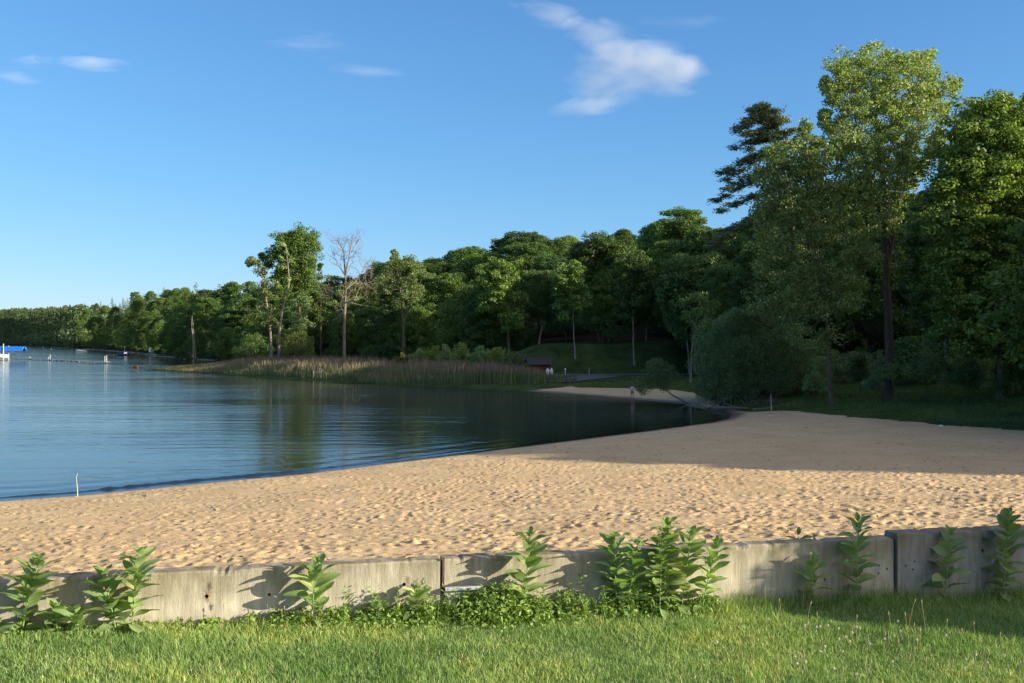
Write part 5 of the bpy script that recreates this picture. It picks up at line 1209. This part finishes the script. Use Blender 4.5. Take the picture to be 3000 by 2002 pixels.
# ------------------------------------------------------------------ things on the far side of the bay
M['white'] = plain('white_paint', (.78, .78, .76), .4, .06, 5); M['redwood'] = plain('dark_red_boards', (.16, .035, .03), .8, .3, 4); M['roofing'] = plain('dark_shingles', (.05, .045, .05), .9, .3, 8)
M['blue'] = plain('blue_canvas', (.02, .16, .62), .6, .12, 3); M['navy'] = plain('navy_hull', (.03, .05, .16), .4, .2, 3); M['woodgrey'] = plain('weathered_boards', (.34, .30, .26), .9, .3, 4)
M['black'] = plain('black_plastic', (.02, .02, .022), .6, .3, 8); M['glass'] = plain('dark_glass', (.03, .04, .05), .1, .1, 2, 0, 0, .6); M['tan'] = plain('tan_upholstery', (.48, .40, .30), .7, .2, 8)
M['pinehouse'] = plain('pale_siding', (.16, .22, .28), .8, .1, 3); M['barrel'] = plain('rusty_barrel', (.09, .045, .035), .7, .5, 3, .2)
def gable(w, d, h, rh, over=.25, th=.12):
    f = MB(); z0 = h
    for sgn in (-1, 1):
        a = (0, z0 + rh); b = (sgn * (w / 2 + over), z0 - over * rh / (w / 2))
        sec = lambda y: [(a[0], y, a[1]), (b[0], y, b[1]), (b[0], y, b[1] + th), (a[0], y, a[1] + th)]
        f.loft([sec(-d / 2 - over), sec(d / 2 + over)])
    return f
# red shed with tanks
p = at(1585, 1094, 1.3); gzp = gz(p.x, p.y)
t = empty('shed', (p.x - .3, p.y + 2.0, gzp), .12); tag(t, 'low dark red shed with a dark shingled roof behind the reeds', 'shed')
MB().box((0, 0, .85), (3.2, 2.6, 1.9)).build('wall', M['redwood'], t)
rf = MB(); rf.loft([[(x_, -1.7, z_) for x_, z_ in ((-1.95, 1.55), (1.95, 1.55), (1.95, 1.65), (-1.95, 1.65))], [(x_, .2, z_) for x_, z_ in ((-1.95, 2.55), (1.95, 2.55), (1.95, 2.65), (-1.95, 2.65))]])
rf.loft([[(x_, .2, z_) for x_, z_ in ((-1.95, 2.55), (1.95, 2.55), (1.95, 2.65), (-1.95, 2.65))], [(x_, 1.6, z_) for x_, z_ in ((-1.95, 1.9), (1.95, 1.9), (1.95, 2.0), (-1.95, 2.0))]]); rf.build('roof', M['roofing'], t)
MB().box((-.2, -1.32, .85), (.85, .05, 1.5)).build('door', M['redwood'], t)
for k, (px_, lab) in enumerate(((1604.5, 'left white upright gas tank beside the red shed'), (1615.5, 'right white upright gas tank beside the red shed'))):
    d = 150.0; x = (px_ - 1500) * d / F; z = gz(x, d); t = empty('gas_tank', (x, d, z)); tag(t, lab, 'tank', 'white gas tanks beside the red shed')
    MB().lathe([(.0, .0), (.22, .0), (.25, .10), (.25, .78), (.20, .90), (.09, .97), (0, .98)], 18).build('tank', M['white'], t, True)
    MB().lathe([(.10, .96), (.11, .96), (.11, 1.1), (.08, 1.1)], 12).build('collar', M['white'], t)
d = 148.5; x = (1656 - 1500) * d / F; z = gz(x, d); t = empty('post', (x, d, z)); tag(t, 'white post with a round white head beside the road', 'post')
MB().tube([(0, 0, 0), (0, 0, .85)], .055, 8).build('pole', M['white'], t); MB().lathe([(0, .82), (.1, .86), (.14, .96), (.1, 1.07), (0, 1.1)], 12).build('head', M['white'], t, True)
d = 149.5; x = (1726 - 1500) * d / F; z = gz(x, d); t = empty('sign_post', (x, d, z)); tag(t, 'short brown wooden post with a small cross arm beside the road', 'post')
MB().tube([(0, 0, 0), (.03, 0, 1.05)], .06, 6).build('post', M['woodgrey'], t); MB().box((-.08, 0, .45), (.35, .06, .08)).build('arm', M['woodgrey'], t)

# old boat hoist frame at the reed edge
def pt(px_, py_, d): return Vector(((px_ - 1500) * d / F, d, CH + (HZ - py_) * d / F))
d = 161.5; b0 = pt(950, 1112, d); b0.z = 0; t = empty('boat_hoist', b0); tag(t, 'empty metal boat hoist frame with a hand wheel at the reed edge', 'boat hoist')
L_ = lambda px_, py_, dy=0: pt(px_, py_, d) - b0 + Vector((0, dy, 0))
for a, top, dy in ((919, 1087, 0), (943.5, 1086, -.6), (954, 1085, 1.2), (979, 1088, -.6)):
    q = L_(a, 1112, dy); q.z = -.2; MB().tube([q, Vector((q.x, q.y, L_(a, top).z))], .045, 8).build('post', M['galv'], t)
w = MB(); c = L_(941, 1086, -.75); ring = [c + Vector((.30 * math.cos(a), 0, .36 * math.sin(a))) for a in [i * math.pi / 9 for i in range(19)]]; w.tube(ring, .03, 6, False)
for a in range(3): v = Vector((.29 * math.cos(a * 1.047), 0, .35 * math.sin(a * 1.047))); w.tube([c - v, c + v], .015, 5)
w.build('wheel', M['galv'], t)
MB().tube([L_(931, 1105, -.6), L_(943, 1098, -.6)], .035, 6).build('brace', M['galv'], t); MB().tube([L_(960, 1104, -.6), L_(978, 1095, -.6)], .035, 6).build('brace', M['galv'], t)
fr_ = MB(); x0_, x1_ = L_(917, 1112).x, L_(981, 1112).x
for yy in (-.6, 1.2): fr_.box(((x0_ + x1_) / 2, yy, .10), (x1_ - x0_, .09, .09))
fr_.box((x0_, .3, .10), (.09, 1.8, .09)).box((x1_, .3, .10), (.09, 1.8, .09)); fr_.build('base_frame', M['galv'], t)
M['stick'] = plain('bleached_stick', (.50, .42, .33), .9, .2, 20)
q = at(891, 1107); t = tag(MB().tube([(0, 0, -.3), (.03, 0, .3), (.06, 0, .95)], [.07, .06, .05], 6).build('stake', M['stick']), 'short pale wooden stake at the reed edge left of the boat hoist', 'stake'); t.location = (q.x, q.y + 1, 0)

# angler
def person():
    p = at(1852, 1168.5); t = empty('person', (p.x, p.y, 0.02), .25); tag(t, 'person in white shirt and red shorts fishing at the water edge', 'person')
    k = 1.46 / 1.75
    J = [(0, 0, .95), (0, 0, 1.15), (0, .01, 1.38), (0, .0, 1.50), (0, -.01, 1.58), (0, -.02, 1.67), (0, -.01, 1.75),          # 0-6 spine head
         (-.18, 0, 1.42), (-.23, -.02, 1.15), (-.14, -.22, 1.08), (.18, 0, 1.42), (.24, -.02, 1.16), (.12, -.24, 1.12),       # 7-12 arms
         (-.10, 0, .90), (-.13, -.02, .50), (-.14, .01, .09), (-.15, -.15, .04), (.10, 0, .90), (.14, -.03, .50), (.15, .02, .09), (.16, -.14, .04),
         (-.09, -.28, 1.09), (.07, -.30, 1.13)]
    E = [(0, 1), (1, 2), (2, 3), (3, 4), (4, 5), (5, 6), (2, 7), (7, 8), (8, 9), (2, 10), (10, 11), (11, 12), (0, 13), (13, 14), (14, 15), (15, 16), (0, 17), (17, 18), (18, 19), (19, 20), (9, 21), (12, 22)]
    RD = [.13, .12, .12, .055, .075, .095, .05, .06, .042, .03, .06, .042, .03, .085, .055, .042, .035, .085, .055, .042, .035, .03, .03]
    def skin(name, idx, infl, mat, over=None):
        sel = sorted(set(i for e in idx for i in e)); mp = {v: i for i, v in enumerate(sel)}
        me = bpy.data.meshes.new(name); me.from_pydata([Vector((over or {}).get(i, J[i])) * k for i in sel], [(mp[a], mp[b]) for a, b in idx], []); o = link_mesh(name, me, [mat], t)
        m = o.modifiers.new('s', 'SKIN'); 
        for i, v in enumerate(sel): o.data.skin_vertices[0].data[i].radius = ((RD[v] + infl) * k,) * 2 if v not in (0, 1, 2) else ((RD[v] + infl) * k * 1.15, (RD[v] + infl) * k * .8)
        o.data.skin_vertices[0].data[0].use_root = True
        o.modifiers.new('d', 'SUBSURF').levels = 2; o.modifiers['d'].render_levels = 2
        dg = bpy.context.evaluated_depsgraph_get(); dg.update(); me2 = bpy.data.meshes.new_from_object(o.evaluated_get(dg)); o.modifiers.clear(); o.data = me2
        me2.polygons.foreach_set('use_smooth', np.ones(len(me2.polygons), bool)); return o
    M['skin'] = plain('skin', (.42, .26, .18), .6, .08, 8); M['shirt'] = plain('white_cotton', (.74, .75, .78), .9, .06, 8); M['shorts'] = plain('red_fabric', (.50, .06, .05), .9, .1, 8); M['hair'] = plain('black_hair', (.02, .016, .014), .7, .2, 30)
    body = skin('body', E, 0, M['skin'])
    f = MB()       # hands: palm, four fingers, thumb each
    for (hx_, hy_, hz_) in ((-.09, -.28, 1.09), (.07, -.30, 1.13)):
        c = Vector((hx_, hy_, hz_)) * k
        f.loft([[c + Vector((a * .035, b * .016 - .0, z_)) for a, b in ((-1, -1), (1, -1), (1, 1), (-1, 1))] for z_ in (-.03, .035)])
        for q_ in range(4): zq = -.025 + .018 * q_; l_ = (.9, 1, .95, .8)[q_]; f.tube([c + Vector((0, -.012, zq)), c + Vector((.025, -.045 * l_, zq)), c + Vector((.045, -.028 * l_, zq))], .0085, 6)
        f.tube([c + Vector((-.02, 0, .02)), c + Vector((-.01, -.035, .035)), c + Vector((.015, -.042, .034))], .0095, 6)
    f.build('hands', M['skin'], t, True)
    hd = Vector((0, -.02, 1.66)) * k; fc = MB()
    for sx in (-1, 1): fc.box(hd + Vector((sx * .03, -.083, .0)), (.018, .012, .009)); fc.box(hd + Vector((sx * .085, .005, -.005)), (.012, .03, .045))
    fc.box(hd + Vector((0, -.09, -.02)), (.016, .022, .03)); fc.box(hd + Vector((0, -.08, -.048)), (.035, .01, .007)); fc.build('face', M['skin'], t)
    hr = MB(); hr.lathe([(.088, -.015), (.094, .02), (.088, .06), (.055, .095), (0, .105)], 14, tuple(hd + Vector((0, .012, 0)))); hr.build('hair', M['hair'], t, True)
    skin('shirt', [(0, 1), (1, 2), (2, 7), (7, 8), (2, 10), (10, 11)], .022, M['shirt'], {8: (-.21, -.01, 1.27), 11: (.22, -.01, 1.27), 0: (0, 0, .93)})
    skin('shorts', [(0, 1), (0, 13), (13, 14), (0, 17), (17, 18)], .028, M['shorts'], {1: (0, 0, 1.0), 14: (-.13, -.02, .56), 18: (.14, -.03, .56)})
    MR = t.matrix_basis
    r_ = tag(MB().tube([(0, 0, -.25), (-.02, -.04, .2), (-.06, -.16, 1.0), (-.05, -.30, 1.75)], [.014, .012, .006, .003], 6).build('fishing_rod', M['stick']), 'thin fishing rod held upright by the person', 'fishing rod')
    r_.location = (p.x - .02, p.y - .27, 1.11 * k); 
person()

# driftwood and sticks
def log(label, pts, rad, mat='drift', name='driftwood', cat='driftwood', seed=1, knots=3):
    r = random.Random(seed); mb = MB(); P = [Vector(p) for p in pts]; fine = []
    for a, b in zip(P[:-1], P[1:]):
        for k in range(5): fine.append(a.lerp(b, k / 5) + Vector((r.gauss(0, 1), r.gauss(0, 1), r.gauss(0, .6))) * rad * .25)
    fine.append(P[-1]); n = len(fine); mb.tube([p - P[0] for p in fine], [rad * (1 - .55 * i / n) * r.uniform(.85, 1.15) for i in range(n)], 8)
    for k in range(knots):
        q = fine[r.randrange(1, n - 1)] - P[0]; v = Vector((r.gauss(0, 1), r.gauss(0, 1), abs(r.gauss(.5, .6)))).normalized() * rad * r.uniform(3, 8); mb.tube([q, q + v * .6 + Vector((0, 0, .04)), q + v], [rad * .3, rad * .2, rad * .08], 5)
    o = tag(mb.build(name, M[mat], None, True), label, cat); o.location = P[0]; return o
def G(px_, py_, z=None, up=0.0):
    z0 = .3
    for _ in range(6):
        p = at(px_, py_, z0); z0 = gz(p.x, p.y)
        z0 = max(z0, 0.0)
    p = at(px_, py_, z0); return Vector((p.x, p.y, z0 + up))
log('long bleached driftwood log lying below the huge willow', [G(2082, 1199, up=.12), G(2140, 1200, up=.15), G(2190, 1201, up=.12)], .17, seed=2)
log('thin grey log on the sand right of the driftwood, by the grass', [G(2205, 1203, up=.06), G(2250, 1200, up=.1), G(2288, 1192, up=.22)], .10, seed=3)
log('dark broken branch half in the water left of the driftwood', [G(2070, 1201, up=.05), G(2105, 1190, up=.25), G(2125, 1180, up=.5)], .08, seed=4, knots=5)
log('small flat dark stick lying on the shaded sand near the standing stick', [G(2246, 1215, up=.03), G(2275, 1213, up=.04)], .04, seed=5)
tg = MB(); r_ = random.Random(8); c0 = G(2140, 1190)
for k in range(46):
    a = Vector((r_.uniform(-2.8, 4.2), r_.uniform(-.5, 1.5), r_.uniform(0, .25))); v = Vector((r_.gauss(0, 1), r_.gauss(0, .5), abs(r_.gauss(0, .5)))).normalized() * r_.uniform(.6, 1.7); tg.tube([a, a + v * .5 + Vector((0, 0, .12)), a + v], [.035, .025, .01], 5)
o = tag(tg.build('brush_pile', M['drift']), 'tangle of dead branches under the huge willow', 'branches'); o.location = c0
def upright(label, px_, ybot, ytop, rad, bend, seed):
    p = G(px_, ybot); h = (ybot - ytop) * p.y / F; o = tag(MB().tube([(0, 0, -.1), (bend * .3, 0, h * .4), (bend, 0, h * .85), (bend + rad * 3, 0, h)], [rad, rad * .9, rad * .6, rad * .4], 6).build('stick', M['stick'], None, True), label, 'stick'); o.location = p
upright('pale stick standing upright on the sand below the huge willow', 2260, 1203, 1150, .045, -.05, 1)
upright('thin bleached stick standing at the water line at left', 228, 1459, 1388, .018, -.06, 2)
log('tan twig lying on the sunlit sand at left, near the water', [G(617, 1484, up=.03), G(632, 1498, up=.05), G(647, 1513, up=.03)], .014, 'stick', 'stick', 'stick', 9, 1)
log('short pale bleached stick on the sand above the left wall section', [G(435, 1571, up=.02), G(465, 1567, up=.03)], .016, 'stick', 'stick', 'stick', 10, 0)
log('dark twig poking from the sand left of the tan twig', [G(424, 1466, up=.0), G(431, 1448, up=.2)], .014, 'drift', 'stick', 'stick', 11, 1)
log('small dark forked twig on the sand above the rust-stained hole', [G(618, 1612, up=.02), G(636, 1606, up=.06)], .012, 'drift', 'stick', 'stick', 12, 5)
q = G(2757, 1252); o = tag(MB().lathe([(0, 0), (.12, .02), (.15, .07), (.09, .13), (0, .15)], 9).build('plastic_litter', M['white'], None, True), 'small white scrap of litter at the grass edge of the beach', 'litter'); o.location = q

rd = np.random.default_rng(71); n = 2600; y = 12 + 60 * rd.random(n) ** 1.1; x = y * rd.uniform(-.6, .7, n); sd = shore_s(x, y); mk = sand_mask(x, y); ok = (sd > .5) & (mk > .5) & (y > wall_y(x) + .6)
x, y, sd = x[ok], y[ok], sd[ok]; n = len(x); z = ground_z(x, y, sd) + .05 + hsample(x, y) * np.clip(sd / 1.5, 0, 1) * np.clip((90 - y) / 20, 0, 1) + .008
a = rd.uniform(0, 6.283, n); L_d = rd.uniform(.015, .06, n) * np.where(rd.random(n) < .1, 2.6, 1); A_ = np.stack([np.cos(a) * L_d, np.sin(a) * L_d, rd.uniform(-.1, .25, n) * L_d], 1); P0 = np.stack([x, y, z], 1)
Vd, Qd = seg_mesh(P0 - A_, P0 + A_, rd.uniform(.006, .016, n), rd.uniform(.003, .010, n), 4)
tag(link_mesh('beach_debris', fast_mesh('beach_debris', Vd, Qd), [M['drift']]), 'small dark bits of bark and twig scattered over the sand', 'debris', kind='stuff')

# ------------------------------------------------------------------ boats, docks, buoys
def hull(L_, W_, H_, draft=.25, bow=.55):
    """bow along +X"""
    m = MB(); secs = []
    for i in range(13):
        t = i / 12; x = -L_ / 2 + L_ * t; w = W_ / 2 * (1 - max(0, (t - bow) / (1 - bow)) ** 2.2) + .01; sh = H_ * (1 + .28 * t * t); k = .25 * (1 - t)
        rake = .45 * max(0, t - .6)
        secs.append([(x + rake * 1.2, -w, sh), (x + rake * .6, -w * .92, sh * .45), (x, -w * .55, -draft * (1 - t * .8)), (x, w * .55, -draft * (1 - t * .8)), (x + rake * .6, w * .92, sh * .45), (x + rake * 1.2, w, sh)])
    m.loft(secs, True, True); return m
# boat on a lift with a blue canopy
d = 330.0; c = pt(-8, 1053, d); c.z = 0
t = empty('motorboat', (c.x, c.y, .85), .02); tag(t, 'white motorboat with open deck held on the lift under the blue canopy', 'boat')
hull(6.9, 2.3, .95, .35).build('hull', M['white'], t, True)
MB().box((-.6, 0, 1.15), (4.6, 2.2, .08)).box((-.6, -1.05, 1.75), (4.6, .05, .06)).box((-.6, 1.05, 1.75), (4.6, .05, .06)).build('deck', M['white'], t)
for x_ in (-2.6, -1.0, .6, 1.6): MB().box((x_, -1.0, 1.35), (.06, .06, .85)).build('rail_post', M['galv'], t)
MB().box((1.0, -.3, 1.55), (.7, .7, .8)).box((1.0, -.3, 1.95), (.8, .2, .3)).build('seat', M['tan'], t); MB().box((-1.4, 0, 1.35), (1.6, 1.6, .5)).build('seat', M['navy'], t)
t = empty('boat_lift', (c.x, c.y, 0), .02); tag(t, 'boat lift with bright blue canvas canopy on white posts at the left edge', 'boat lift')
cn = MB(); secs = []
for x_ in (-6.5, -3, 0, 3, 6.6, 8.9): secs.append([(x_, -1.7, 3.1), (x_, -1.55, 4.15), (x_, 0, 4.6), (x_, 1.55, 4.15), (x_, 1.7, 3.1), (x_, 1.5, 3.15), (x_, 0, 4.5), (x_, -1.5, 3.15)])
cn.loft(secs); cn.build('canopy', M['blue'], t)
for x_ in (-2.5, 2.9):
    for y_ in (-1.8, 1.8): MB().box((x_, y_, 2.2), (.16, .16, 6.6 if y_ < 0 else 5.2)).build('post', M['white'], t)
MB().box((.2, -1.8, .35), (6.5, .15, .18)).box((.2, 1.8, .35), (6.5, .15, .18)).build('cradle', M['galv'], t)
# long narrow pier
A = pt(36, 1050, 362); B = pt(318, 1066, 279)
A.z = B.z = 0; v = (B - A); Lp = v.length; ang = math.atan2(v.y, v.x); t = empty('pier', A, ang); tag(t, 'long narrow pale pier running from the boat lift into the lake', 'pier')
MB().box((Lp / 2, 0, .42), (Lp, 1.0, .10)).build('deck', M['woodgrey'], t)
for k in range(15): MB().tube([(Lp * (k + .5) / 15, -.5, -.6), (Lp * (k + .5) / 15, -.5, .38)], .06, 6).build('post', M['galv'], t)
for f_, h_ in ((.245, 1.1), (.455, 1.2), (.475, 1.9), (.985, 2.1), (1.0, 2.3)): MB().tube([(Lp * f_, -.5, -.4), (Lp * f_, -.5, h_)], .065, 6).build('mooring_post', M['white'], t)
for f_ in (.255, .48, .552, .605, .70, .745, 1.005): MB().lathe([(0, -.1), (.22, 0), (.24, .25), (.12, .42), (0, .45)], 8, (Lp * f_, -.75, 0)).build('fender', M['barrel'], t)
A = pt(318, 1066, 279); B = pt(393, 1072, 236); A.z = B.z = 0; v = B - A
tag(MB().tube([Vector((0, 0, .12)), v * .3 + Vector((0, 0, .06)), v * .7 + Vector((0, 0, .08)), v + Vector((0, 0, .3))], .07, 5).build('rope', M['woodgrey']), 'long line stretched over the water from pier end to barrel', 'rope').location = A
q = pt(399, 1078, 233); q.z = 0; o = tag(MB().tube([(-.5, 0, .28), (-.48, 0, .28), (.48, 0, .28), (.5, 0, .28)], [.42, .46, .46, .42], 14).build('barrel', M['barrel'], None, False), 'dark rusty floating barrel at the end of the pier line', 'barrel'); o.location = q
A = pt(402, 1070, 232); B = pt(432, 1079, 226); B.z = 0.0; v = B - A; tag(MB().tube([(0, 0, 0), v], .09, 5).build('plank', M['woodgrey']), 'thin pole sloping from the barrel down to the water', 'pole').location = A
for k, (a, lab) in enumerate(((318, 'left black swimming float'), (327.5, 'middle black swimming float'), (338, 'right black swimming float'))):
    q = pt(a, 1047, 395); q.z = 0; o = tag(MB().loft([[(x_, y_, z_) for x_, y_ in ((-.52, -.5), (.52, -.5), (.52, .5), (-.52, .5))] for z_ in (-.2, .1)] + [[(x_ * .8, y_ * .8, .28) for x_, y_ in ((-.52, -.5), (.52, -.5), (.52, .5), (-.52, .5))]]).build('float', M['black']), lab + ' between the barrel and the blue boat', 'float', 'black floats'); o.location = q; o.rotation_euler = (0, 0, .2 * k)
for a, b, d, lab in ((150, 1024, 860, 'left white round mooring buoy far out'), (211, 1027, 735, 'right white round mooring buoy near the motorboat'), (126, 1019, 1080, 'smallest distant white mooring buoy')):
    q = pt(a, b, d); q.z = 0; r1 = .45 * d / 800; o = tag(MB().lathe([(0, -.2), (r1 * .8, .0), (r1, r1 * .6), (r1 * .75, r1 * 1.2), (r1 * .2, r1 * 1.5), (0, r1 * 1.5)], 12).build('buoy', M['white'], None, True), lab, 'buoy', 'white mooring buoys'); o.location = q
# far white motorboat
q = pt(237, 1030, 640); q.z = 0; t = empty('motorboat', q, math.pi - .15); tag(t, 'white motorboat moored far out near the left shore', 'boat')
hull(7.2, 2.4, 1.0, .3).build('hull', M['white'], t, True); MB().loft([[(.2, y_, 1.1) for y_ in (-.9, .9)] + [(1.6, y_, 1.2) for y_ in (.7, -.7)], [(.1, y_, 1.75) for y_ in (-.75, .75)] + [(.7, y_, 1.7) for y_ in (.6, -.6)]]).build('windscreen', M['glass'], t)
MB().box((-3.7, 0, .8), (.5, .5, 1.2)).build('outboard_motor', M['woodgrey'], t)
q = pt(361, 1042, 448); q.z = 0; t = empty('cabin_boat', q, .1); tag(t, 'small blue and white cabin boat with a mast near the left shore', 'boat')
hull(4.4, 1.9, .75, .3).build('hull', M['navy'], t, True); MB().box((1.1, 0, 1.15), (1.3, 1.4, .7)).box((1.1, 0, 1.55), (1.6, 1.6, .08)).build('cabin', M['white'], t); MB().box((-.9, 0, 1.15), (2.2, 1.5, .65)).build('cover', M['navy'], t)
MB().tube([(.5, 0, .8), (.5, 0, 3.9)], .06, 6).build('mast', M['white'], t)
# shoreline structures on the left
def house(name, label, cat, px_, pyb, d, w, dp, h, rh, wm, rm, rz=0.2):
    q = pt(px_, pyb, d); z = gz(q.x, q.y); t = empty(name, (q.x, q.y, q.z), rz); tag(t, label, cat)
    wv = MB().box((0, 0, h / 2 - 1), (w, dp, h + 2)); wv.loft([[(-w / 2, y_, h), (w / 2, y_, h), (0, y_, h + rh)] for y_ in (-dp / 2, dp / 2)]); wv.build('wall', wm, t); gable(w, dp, h, rh).build('roof', rm, t)
    MB().box((0, -dp / 2 - .02, h * .45), (w * .4, .05, h * .5)).build('window', M['glass'], t); return t
house('boathouse', 'tiny pale blue gabled boathouse on the left shore by the weeping willow', 'boathouse', 444.5, 1030, 478, 2.2, 2.2, 1.5, .7, M['pinehouse'], M['woodgrey'])
house('cottage', 'distant low pale cottage half hidden in trees at far left', 'cottage', 97, 1007, 1560, 9, 6, 2.4, .9, M['white'], M['galv'])
def dock(label, a, b, w=1.6, posts=6):
    v = b - a; t = empty('dock', a, math.atan2(v.y, v.x)); tag(t, label, 'dock'); Ld = v.length
    MB().box((Ld / 2, 0, .38), (Ld, w, .16)).build('deck', M['woodgrey'], t)
    for k in range(posts): MB().tube([(Ld * k / (posts - 1), -w / 2, -.5), (Ld * k / (posts - 1), -w / 2, .8)], .09, 6).build('post', M['woodgrey'], t)
a = pt(459, 1046, 395); b = pt(540, 1050, 362); a.z = b.z = 0; dock('low timber dock along the far shore below the weeping willow', a, b)
a = pt(583, 1060, 318); b = pt(655, 1062.5, 305); a.z = b.z = 0; dock('long low timber dock left of the reed point', a, b, 1.2)
q = pt(553, 1053, 345); q.z = .1; t = tag(MB().build('timber_pile', M['woodgrey']) if False else (lambda mb: mb.build('timber_pile', M['woodgrey']))((lambda: (lambda m: [m.tube([(random.Random(k).uniform(-3.4, 1), random.Random(k + 50).uniform(-1, 1), random.Random(k + 9).uniform(0, .4)), (random.Random(k + 7).uniform(0, 3.2), random.Random(k + 70).uniform(-1, 1), random.Random(k + 19).uniform(.6, 2.9))], .10, 5) for k in range(22)] and m)(MB()))()), 'leaning pile of old dock timbers under the twin bare trunks', 'timber pile'); t.location = q
q = pt(660, 1058, 262); q.z = gz(q.x, q.y); mb = MB(); r_ = random.Random(4)
for k in range(18): a = Vector((r_.uniform(-2, 2), r_.uniform(-.6, .6), r_.uniform(0, .6))); mb.tube([a, a + Vector((r_.gauss(0, 1), r_.gauss(0, .4), r_.uniform(.1, .6)))], .09, 5)
o = tag(mb.build('brush_pile', M['barrel']), 'reddish brown heap of dead brush at the left end of the reeds', 'branches'); o.location = q
# stones along the far shoreline
st_ = MB(); r_ = random.Random(12)
for k in range(260):
    px_ = r_.uniform(150, 460); ds = None
    yy = np.interp(px_, [130, 223, 300, 374, 459], [1017.5, 1022.5, 1028, 1033.5, 1043]); p = at(px_, yy - r_.uniform(.1, .7), 0); s_ = r_.uniform(.25, .9)
    n_ = 6; st_.loft([[p + Vector((s_ * a * math.cos(i), s_ * a * math.sin(i) * .8, s_ * z_)) for i in [j * 6.283 / n_ for j in range(n_)]] for a, z_ in ((1, -.2), (.9, .35), (.4, .7))])
tag(st_.build('shore_stones', plain('shore_rock', (.26, .22, .20), .9, .3, 1)), 'pale stones lining the far left shoreline', 'rocks', kind='stuff')
